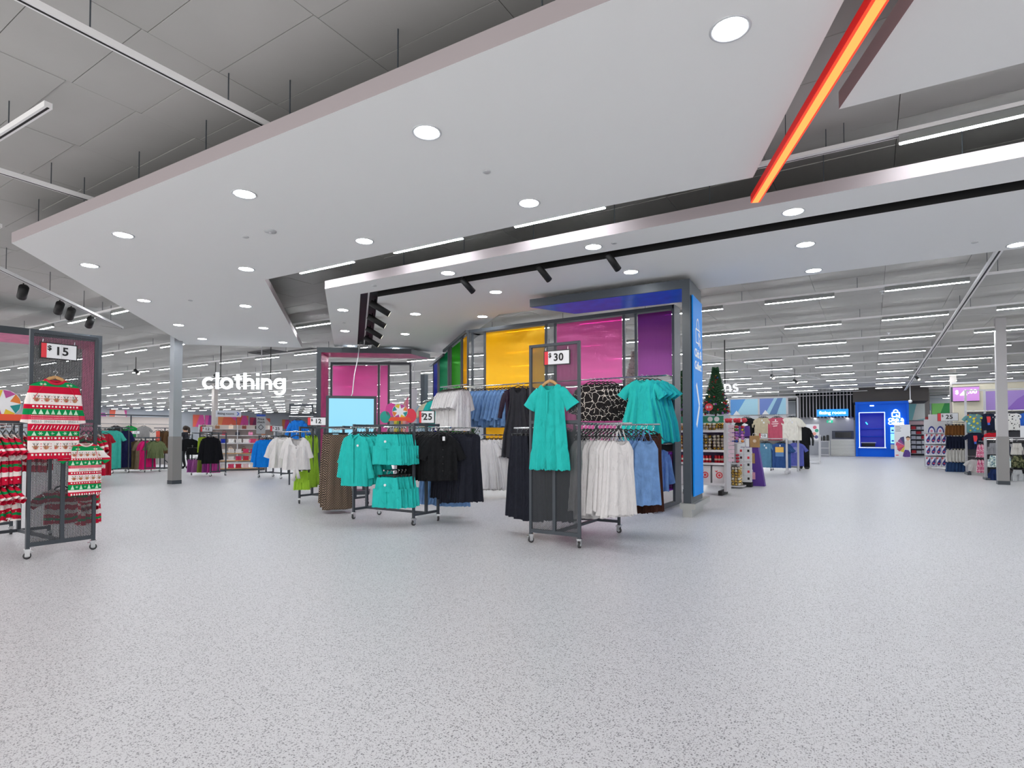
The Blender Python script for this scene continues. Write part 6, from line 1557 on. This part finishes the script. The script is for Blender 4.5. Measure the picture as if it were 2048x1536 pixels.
part('figure_legs', MB().plate([(0, .08), (.05, .3), (.12, .48), (.3, .45), (.38, .3), (.38, .05), (.1, .04)], -.012, -.007), mat('violet_print', '#5a3a8a', .6, noise=.5, nscale=20), t)
part('figure_face', MB().plate([(.28+.09*cos(2*pi*k/16), 1.13+.11*sin(2*pi*k/16)) for k in range(16)], -.012, -.007), mat('skin_print', '#d8a88a', .6), t)
part('figure_hair', MB().plate([(.18, 1.14), (.18, 1.24), (.28, 1.3), (.38, 1.24), (.38, 1.14), (.33, 1.2), (.22, 1.2)], -.016, -.012), mat('hair_print', '#4a3022', .6), t)
part('red_mark', MB().box(-.34, -.2, -.006, 0, .12, .17), M_REDCARD, t)
# shelf gondola with white boxes
t = thing('shelf_unit', 'dark shelf unit of white packs behind the standing poster', 'shelf unit', (2.7, 46.6, 0))
part('back_panel', MB().box(-.5, .45, .3, .33, 0, 2.35), M_DARK, t)
for x in (-.5, .45): part('side_panel', MB().box(x-.02, x+.02, -.1, .3, 0, 2.05), M_GREYFIX, t)
for k in range(6): part('shelf', MB().box(-.5, .45, -.1, .3, .12+.32*k, .15+.32*k), M_GREYFIX, t)
part('header', MB().box(-.55, .6, -.14, -.1, 2.05, 2.3), mat('pale_red_header', '#e3c4c4', .6), t)
for k in range(6):
    for i in range(3):
        single('white_pack', MB().box(-.12, .12, -.1, .1, 0, .2-.02*(i % 2)), M_PAPER if (k+i) % 5 else M_REDCARD, f'{nn[i]} pack from the left on the {nn[k]} shelf up of the dark unit', 'box', (2.42+.28*i, 46.62, .15+.32*k), group='white packs on the dark unit')
t = thing('fire_extinguisher', 'red and white fire extinguisher beside the far column', 'extinguisher', (3.03, 48.4, .45))
part('cylinder', MB().lathe([(.02, 0), (.09, .02), (.09, .5), (.05, .56), (.03, .6)], 14), mat('extinguisher_red', '#c8202a', .35), t, True); part('label_band', MB().lathe([(.092, .28), (.092, .45)], 14, cap=False), M_PAPER, t, True); part('handle', MB().box(-.08, .03, -.02, .02, .6, .66), M_BLACK, t)
part('bracket', MB().box(.08, .25, -.03, .03, .2, .4), M_BLACK, t)
single('extinguisher_sign', MB().box(-.12, .12, 0, .02, 0, .32).box(-.02, .02, -.01, 0, .06, .26), [mat('extinguisher_red', '#c8202a')], 'small red extinguisher sign on the far column', 'sign', (3.3, 48.33, 2.3))
for i, (x, w, cols, lab) in enumerate(((2.2, 1.3, ('#8fd0d8', '#f0f4f2', '#2a8ab0'), 'pale aqua mural panel right of the blue booth'), (3.55, 1.6, ('#7fc86a', '#2f8a4a', '#f0f4f2'), 'green mural panel behind the far column'), (5.2, 1.6, ('#f0d878', '#e8c860', '#f4ecd0'), 'yellow mural panel above the twenty five dollar sign'))):
    mural(lab, (x*1.12, 54.0, 2.55), 0, w*1.1, 1.25, cols, 60+i)
single('wall_right_end', MB().box(2.0, X1, 54.05, 54.2, 0, CEIL), mat('pale_wall', '#c8cdd2', .8), 'pale wall behind the aqua and green mural panels', 'wall', kind='structure')

# ------------------------------------------------------------------ boxed packs gondola
t = thing('shelf_unit', 'grey gondola end stacked with navy drop print boxes', 'shelf unit', (2.3, 27.8, 0))
for z in (.1, .55, 1.0, 1.42): part('shelf', MB().box(-.5, .5, -.2, .2, z-.03, z), M_GREYFIX, t)
part('back_panel', MB().box(-.5, .5, .2, .24, .1, 1.95), M_GREYFIX, t)
for x in (-.35, .3): part('foot', MB().box(x-.05, x+.05, -.15, .3, 0, .07), M_STEEL, t)
box_m = mat('box_print_white', '#d8d8e4', .5); box_n = mat('box_print_navy', '#232a7a', .5); box_r = mat('box_print_red', '#c8404a', .5)
bx0 = None
for k, z in enumerate((.1, .55, 1.0)):
    for i in range(6):
        loc = (1.9+.165*i, 27.72, z)
        lab = f'navy drop print box, {nn[i]} from the left on the {["bottom", "middle", "top"][k]} row'
        if bx0 is None:
            bx0 = thing('product_box', lab, 'box', loc, group='navy drop print boxes')
            part('carton', MB().box(-.075, .075, -.1, .1, 0, .37), box_m, bx0)
            part('drop_print', MB().plate([(.055, .34), (.06, .15), (.03, .05), (-.02, .03), (-.06, .09), (-.05, .16), (.0, .24)], -.104, -.1), box_n, bx0)
            part('dot_print', MB().plate([(.0+.03*cos(2*pi*q/12), .12+.03*sin(2*pi*q/12)) for q in range(12)], -.108, -.104), box_r, bx0)
            part('red_corner', MB().plate([(-.07, .36), (-.07, .26), (.0, .34)], -.104, -.1), box_r, bx0)
        else: copy_tree(bx0, loc, 0, lab)
for i in range(3):
    b = thing('dome_pack', f'{nn[i]} rounded white and navy pack on top of the boxed gondola', 'pack', (2.02+.27*i, 27.7, 1.42), group='rounded packs')
    part('pack', MB().plate([(.12*cos(a), .26*sin(a)) for a in [pi*q/12 for q in range(13)]], -.05, .05), box_m, b)
    part('navy_arc', MB().plate([(.12*cos(a), .26*sin(a)) for a in [pi*q/12 for q in range(13)]]+[(.085*cos(a), .19*sin(a)) for a in [pi*q/12 for q in range(12, -1, -1)]], -.055, -.051), box_n, b)
    part('pink_disc', MB().plate([(.04*cos(2*pi*q/12), .07+.05*sin(2*pi*q/12)) for q in range(12)], -.055, -.051), mat('pink_print', '#d07a90', .6), b)
price_sign('large twenty five dollar sign above the brown shorts', (2.42, 26.4, 1.84), face(0, -1), '25', .62, .3, stand=1.84)
single('header_board', MB().box(-.3, .3, 0, .03, 0, .75), M_GREYFIX, 'plain grey header board behind the twenty five dollar sign', 'board', (2.25, 28.04, 1.4))

# ------------------------------------------------------------------ kids clothing
t = thing('clothing_rack', 'tiered grey rack of shorts in front of the boxed gondola', 'clothing rack', (2.65, 26.0, 0))
for x in (-.28, .28): part('post', MB().box(x-.02, x+.02, .2, .24, 0, 1.85), M_GREYFIX, t)
for z in (1.78, 1.38, .9, .42): part('arm', MB().tube([(-.3, -.2, z), (.35, -.2, z)], .012, 6), M_CHROME, t); part('bracket', MB().bar((0, .2, z), (0, -.2, z), .02), M_STEEL, t)
part('base', MB().box(-.35, .35, -.2, .35, 0, .06), M_DARK, t)
for k, (z, c, n_, L) in enumerate(((1.78, '#7a4f28', 'tan brown', .36), (1.38, '#1c2236', 'dark navy', .44), (.9, '#cfccc6', 'off white', .44), (.44, '#2f4a72', 'blue denim', .36))):
    m = garment_mesh('ksh%d' % k, skirt(L, .12, .15, .03, .016, 370+k, 6), fabric(c))
    for i in range(6): hang('kids_shorts', f'{nn[i]} pair of {n_} kids shorts from the left on the tiered rack', 'shorts', (2.4+.095*i, 25.8, z), face(.5, -.85)+R.uniform(-.15, .15), m, 'clip', group=f'{n_} kids shorts')
YK = 24.4
t = thing('display_wall', 'white framed kids clothing display with purple and blue header panels', 'display wall', (3.6, YK, 0))
for x in (2.72, 3.22, 4.45, 5.6): part('upright', MB().box(x-.03, x+.03, YK-.03, YK+.03, 0, 2.84), M_GREYFIX, t, world=True)
part('top_rail', MB().box(2.7, 5.6, YK-.02, YK+.02, 2.8, 2.84), M_GREYFIX, t, world=True)
for x0, x1, c in ((3.25, 4.4, '#a184c8'), (4.5, 5.58, '#3f8ed8')): part('header_panel', MB().box(x0, x1, YK-.01, YK+.01, 2.12, 2.78), mat('header_' + c[1:], c, .6), t, world=True)
part('header_facet', MB().plate([(3.75, 2.12), (4.05, 2.5), (4.4, 2.75), (4.4, 2.12)], YK-.016, YK-.011), mat('header_violet', '#8a62bb', .6), t, world=True)
part('back_panel', MB().box(2.75, 5.58, YK+.02, YK+.04, .2, 2.1), mat('charcoal_back', '#4a4a50', .7), t, world=True)
for z in (2.12, 1.5, 1.08, .62): part('hang_rail', MB().tube([(2.72, YK-.35, z), (5.58, YK-.35, z)], .012, 6), M_CHROME, t, world=True)
for x in (2.72, 4.2, 5.55):
    part('foot', MB().box(x-.05, x+.05, YK-.6, YK+.2, 0, .08), M_DARK, t, world=True)
    for z in (2.12, 1.5, 1.08, .62): part('bracket', MB().bar((x, YK, z), (x, YK-.36, z), .02), M_STEEL, t, world=True)
M_MULTI = print_material('multicolour_print', '#5f8a8e', ('#d8c83a', '#4a9ad0', '#d87a3a', '#9ad0d8', '#d8c83a'), 'dots', 11, .38)
M_BLKWHT = print_material('black_white_print', '#e6e4e0', ('#2a2a2c', '#3a3a3c'), 'dots', 14, .3)
M_CAMO = print_material('camouflage_print', '#3f4430', ('#5f6648', '#2a2e22', '#7a7a5a'), 'dots', 18, .6)
M_PINKP2 = print_material('pink_white_print', '#d87a98', ('#f0d8de', '#c84a78', '#e8b0c0'), 'dots', 26, .5)
M_TROP = print_material('pale_leaf_print', '#c9d4cf', ('#8aa8a0', '#e6ece8', '#6a8a9a'), 'dots', 18, .45)
def ktee(key, m, L=.55): return garment_mesh(key, shirt(L, .19, (.08, -.12, .06, 0.062, ''), a=.01, seed=390), m)
kid_items = [('kids_tee', 'multicolour print kids tee shirt at the left of the top rail', 2.88, 2.12, ktee('kmulti', M_MULTI, .62), None), ('kids_tee', 'navy kids tee shirt with a red and blue print on the top rail', 3.25, 2.12, ktee('knavy', fabric('#1a2036')), 'red'),
             ('kids_tee', 'white kids tee shirt with black spots on the top rail', 3.55, 2.12, ktee('kbw', M_BLKWHT), None), ('kids_tee', 'white kids tee shirt half behind the column', 3.85, 2.12, ktee('kbw', M_BLKWHT), None), ('kids_tee', 'blue kids tee shirt with a pale print right of the column', 4.2, 2.12, ktee('kblue', fabric('#2f62c0')), 'pale'),
             ('kids_tee', 'second blue kids tee shirt right of the column', 4.38, 2.12, ktee('kblue', fabric('#2f62c0')), None), ('kids_tee', 'navy kids tee shirt with a red print on the second rail', 2.9, 1.5, ktee('knavy', fabric('#1a2036')), 'red'), ('kids_tee', 'plain red kids tee shirt on the second rail', 3.35, 1.5, ktee('kred', fabric('#c8202e'), .3), None),
             ('kids_tee', 'pale grey kids tee shirt low on the kids display', 2.9, .62, ktee('kgrey', fabric('#c9c8c6'), .4), None)]
for n_, lab, x, z, me, pr in kid_items:
    o = hang(n_, lab, 'tee shirt', (x, YK-.42, z), face(0, -1), me, 'small', group='kids tee shirts')
    if pr: part('chest_print', MB().plate([(-.05, -.2), (.05, -.2), (.06, -.3), (.03, -.4), (-.03, -.4)], -.048, -.04), M_REDCARD if pr == 'red' else M_PAPER, o); part('chest_print', MB().plate([(-.03, -.4), (.03, -.4), (.04, -.47), (-.02, -.48)], -.048, -.04), mat('print_blue', '#3f6ad0', .7), o)
for z, lab in ((1.12, 'upper'), (.62, 'lower')):
    m = garment_mesh('kpink', skirt(.42, .12, .16, .035, .016, 395, 6), M_PINKP2)
    for i in range(6): hang('kids_shorts', f'{nn[i]} pair of pink print kids shorts from the left on the {lab} rail', 'shorts', (3.02+.075*i, YK-.75, z), face(.45, -.9), m, 'clip', group='pink print kids shorts')
for z in (1.12, .62): part('front_arm', MB().tube([(2.95, YK-.75, z), (3.55, YK-.75, z)], .012, 6).tube([(3.2, YK-.75, z), (3.2, YK, z)], .012, 6), M_CHROME, t, world=True)
t = thing('poster_board', 'white standing card with a red dot right of the column', 'poster', (4.05, 21.7, 1.25), face(0, -1))
part('card', MB().box(-.4, .4, 0, .02, 0, .33), M_PAPER, t); part('red_dot', MB().plate([(.12+.05*cos(2*pi*q/14), .22+.05*sin(2*pi*q/14)) for q in range(14)], -.004, 0), M_REDCARD, t); part('text_line', MB().box(-.32, -.1, -.004, 0, .2, .22), mat('pale_ink', '#9a9a9e', .6), t)
YL = 21.7
t = thing('display_wall', 'low white framed rack of kids shorts behind the right hand column', 'display wall', (3.6, YL, 0))
for x in (2.86, 3.45, 5.2): part('upright', MB().box(x-.03, x+.03, YL-.03, YL+.03, 0, 1.24), M_GREYFIX, t, world=True)
part('top_rail', MB().box(2.84, 5.2, YL-.04, YL+.04, 1.22, 1.25), M_GREYFIX, t, world=True)
for z in (1.18, .82, .42): part('hang_rail', MB().tube([(2.88, YL-.2, z), (5.2, YL-.2, z)], .012, 6), M_CHROME, t, world=True)
for x in (2.9, 4.0, 5.15):
    for z in (1.18, .82, .42): part('bracket', MB().bar((x, YL, z), (x, YL-.2, z), .02), M_STEEL, t, world=True)
part('back_panel', MB().box(2.9, 5.2, YL+.03, YL+.05, .1, 1.2), mat('charcoal_back', '#4a4a50', .7), t, world=True)
for x in (2.86, 4.0, 5.15): part('foot', MB().box(x-.05, x+.05, YL-.35, YL+.2, 0, .06), M_DARK, t, world=True)
M_WHT2 = fabric('#cdd0d2', 'pale_grey_cotton')
rows_k = [(1.18, .33, [('grey', '#8f8f94'), ('navy', '#20263c'), ('off white', '#d0ccc6'), ('dark navy', '#1a2034'), ('red', '#c03038'), ('light blue', '#7fb0d8')]),
          (.82, .34, [('leaf print', 'trop'), ('pale leaf print', 'trop'), ('camouflage', 'camo'), ('dark camouflage', 'camo'), ('bright blue', '#2a4fc0'), ('navy', '#20263c')]),
          (.42, .38, [('dark blue', '#1f2f5a'), ('charcoal', '#2a2c34'), ('pale grey', '#b9bcbe'), ('grey', '#9a9ea2'), ('steel blue', '#5a7090'), ('denim', '#3a5580')])]
for k, (z, L, items) in enumerate(rows_k):
    for i, (n_, c) in enumerate(items):
        m = M_TROP if c == 'trop' else M_CAMO if c == 'camo' else fabric(c)
        hang('kids_shorts', f'{n_} kids shorts, {nn[i]} along the {["top", "middle", "bottom"][k]} rail by the column', 'shorts', (3.02+.255*i, YL-.26, z), face(.05, -1), garment_mesh('kl%d%d' % (k, i), Shorts(L, .1, .085, .035, .14, 400+k*7+i), m), 'clip', group='kids shorts by the column')
t = thing('display_screen', 'pink price screen reading four dollars above the kids clothes', 'screen', (3.0, 27.02, 2.6), face(0, -1))
part('housing', MB().box(-.42, .42, 0, .08, -.02, .54), M_DARK, t); part('screen_glass', MB().box(-.36, .42, -.01, 0, .0, .52), mat('lit_pink_screen', '#b77fc4', emit=.55, emit_color='#c48acb'), t)
lettering('$', t, -.24, -.014, .33, .2, m=mat('lit_white_text', '#ffffff', emit=1.2), bold=.004); lettering('4', t, -.04, -.014, .25, .42, m=MATS['lit_white_text'], bold=.008); lettering('.00', t, .22, -.014, .34, .22, m=MATS['lit_white_text'], bold=.004)
t = thing('display_pylon', 'cream lit wall section carrying the pink price screen', 'pylon', (3.2, 27.2, 0))
part('panel', MB().box(-.55, 2.3, -.1, .1, 0, 3.25), mat('cream_pylon', '#e6dec8', .7), t); part('top_trim', MB().box(-.57, 2.32, -.14, .12, 3.25, 3.32), M_GREYFIX, t)
t = thing('ceiling_camera', 'white dome security camera under the right hand ceiling', 'camera', (-1.28, 11.3, CEIL))
part('base', MB().lathe([(.075, 0), (.075, -.05), (.06, -.07)], 20), M_PAPER, t, True); part('dome', MB().ball((0, 0, -.07), .05, 14, 8), mat('dark_glass', '#15181f', .15), t, True)
t = thing('ceiling_camera', 'small white dome security camera above the blue booth poster', 'camera', (1.95, 40.0, 3.3))
part('dome', MB().ball((0, 0, 0), .1, 14, 8), M_PAPER, t, True); part('stem', MB().bar((0, 0, 0), (0, 0, CEIL-3.3), .03), M_PAPER, t)

# ------------------------------------------------------------------ small fittings
small_rack('far rack of long red sleep tees behind the near rack', -19.75, 7.55, .7, .4, 1.5, [((-19.5, 7.6, 1.45), (-19.15, 7.84, 1.45))])
t = thing('power_cord', 'thin pale cord dropping from the ceiling slot to the blank screen', 'cord', (-9.9, 8.95, 2.17))
part('cable', MB().tube([(-12.1, 11.15, 3.94), (-11.2, 10.25, 3.3), (-10.5, 9.5, 2.75), (-9.95, 8.95, 2.25), (-9.85, 8.8, 2.12)], .012, 6), M_PAPER, t, True, world=True)
t = thing('hanging_banner', 'white hanging pylon beyond the balloon board', 'banner', (-13.6, 15.06, 1.6), CAMDIR(-13.6, 15))
part('panel', MB().box(-.1, .1, -.06, .06, 0, 1.35), M_PAPER, t); part('suspension_rod', MB().bar((0, 0, 1.35), (0, 0, CEIL-1.6), .02), M_GREYFIX, t)
t = thing('display_board', 'slanted rainbow striped board left of the white hanging pylon', 'display board', (-13.95, 14.85, 0), CAMDIR(-13.9, 14.9))
for i, c in enumerate(('#e8d84a', '#9ac04a', '#e8a05a', '#f0b8b0', '#e88aa0')):
    part('stripe', MB().plate([(-.3+.1*i, 1.4), (-.2+.1*i, 1.4), (-.2+.1*i, 2.0+.14*(i+1)), (-.3+.1*i, 2.0+.14*i)], 0, .03), mat('stripe_' + c[1:], c, .7), t)
part('stand', MB().box(-.28, .18, .03, .06, 0, 1.45), M_GREYFIX, t)
for i, (x, y) in enumerate(((-18.9, 13.0), (-17.4, 13.6))):
    t = thing('ceiling_vent', ['left', 'right'][i] + ' dark air vent in the ceiling above the clothing sign', 'vent', (x, y, CEIL), 0, 'dark ceiling vents')
    part('frame', MB().box(-.65, .65, -.45, .45, -.05, 0), mat('vent_grey', '#5a5a5c', .6), t)
    for k in range(3): part('grille', MB().box(-.6+.41*k, -.24+.41*k, -.4, .4, -.06, -.05), M_BLACK, t)
for i, (x, y) in enumerate(((.1, 11.7), (.25, 14.6), (.4, 17.6), (.5, 20.6))):
    t = thing('ceiling_sprinkler', ORD[i] + ' nearest small white sprinkler head under the right hand ceiling', 'sprinkler', (x, y, CEIL), group='sprinkler heads')
    part('rose', MB().lathe([(.05, 0), (.045, -.015), (.02, -.02)], 12), M_PAPER, t, True); part('head', MB().lathe([(.018, -.02), (.014, -.06), (.03, -.065), (.03, -.07)], 10), M_PAPER, t, True)
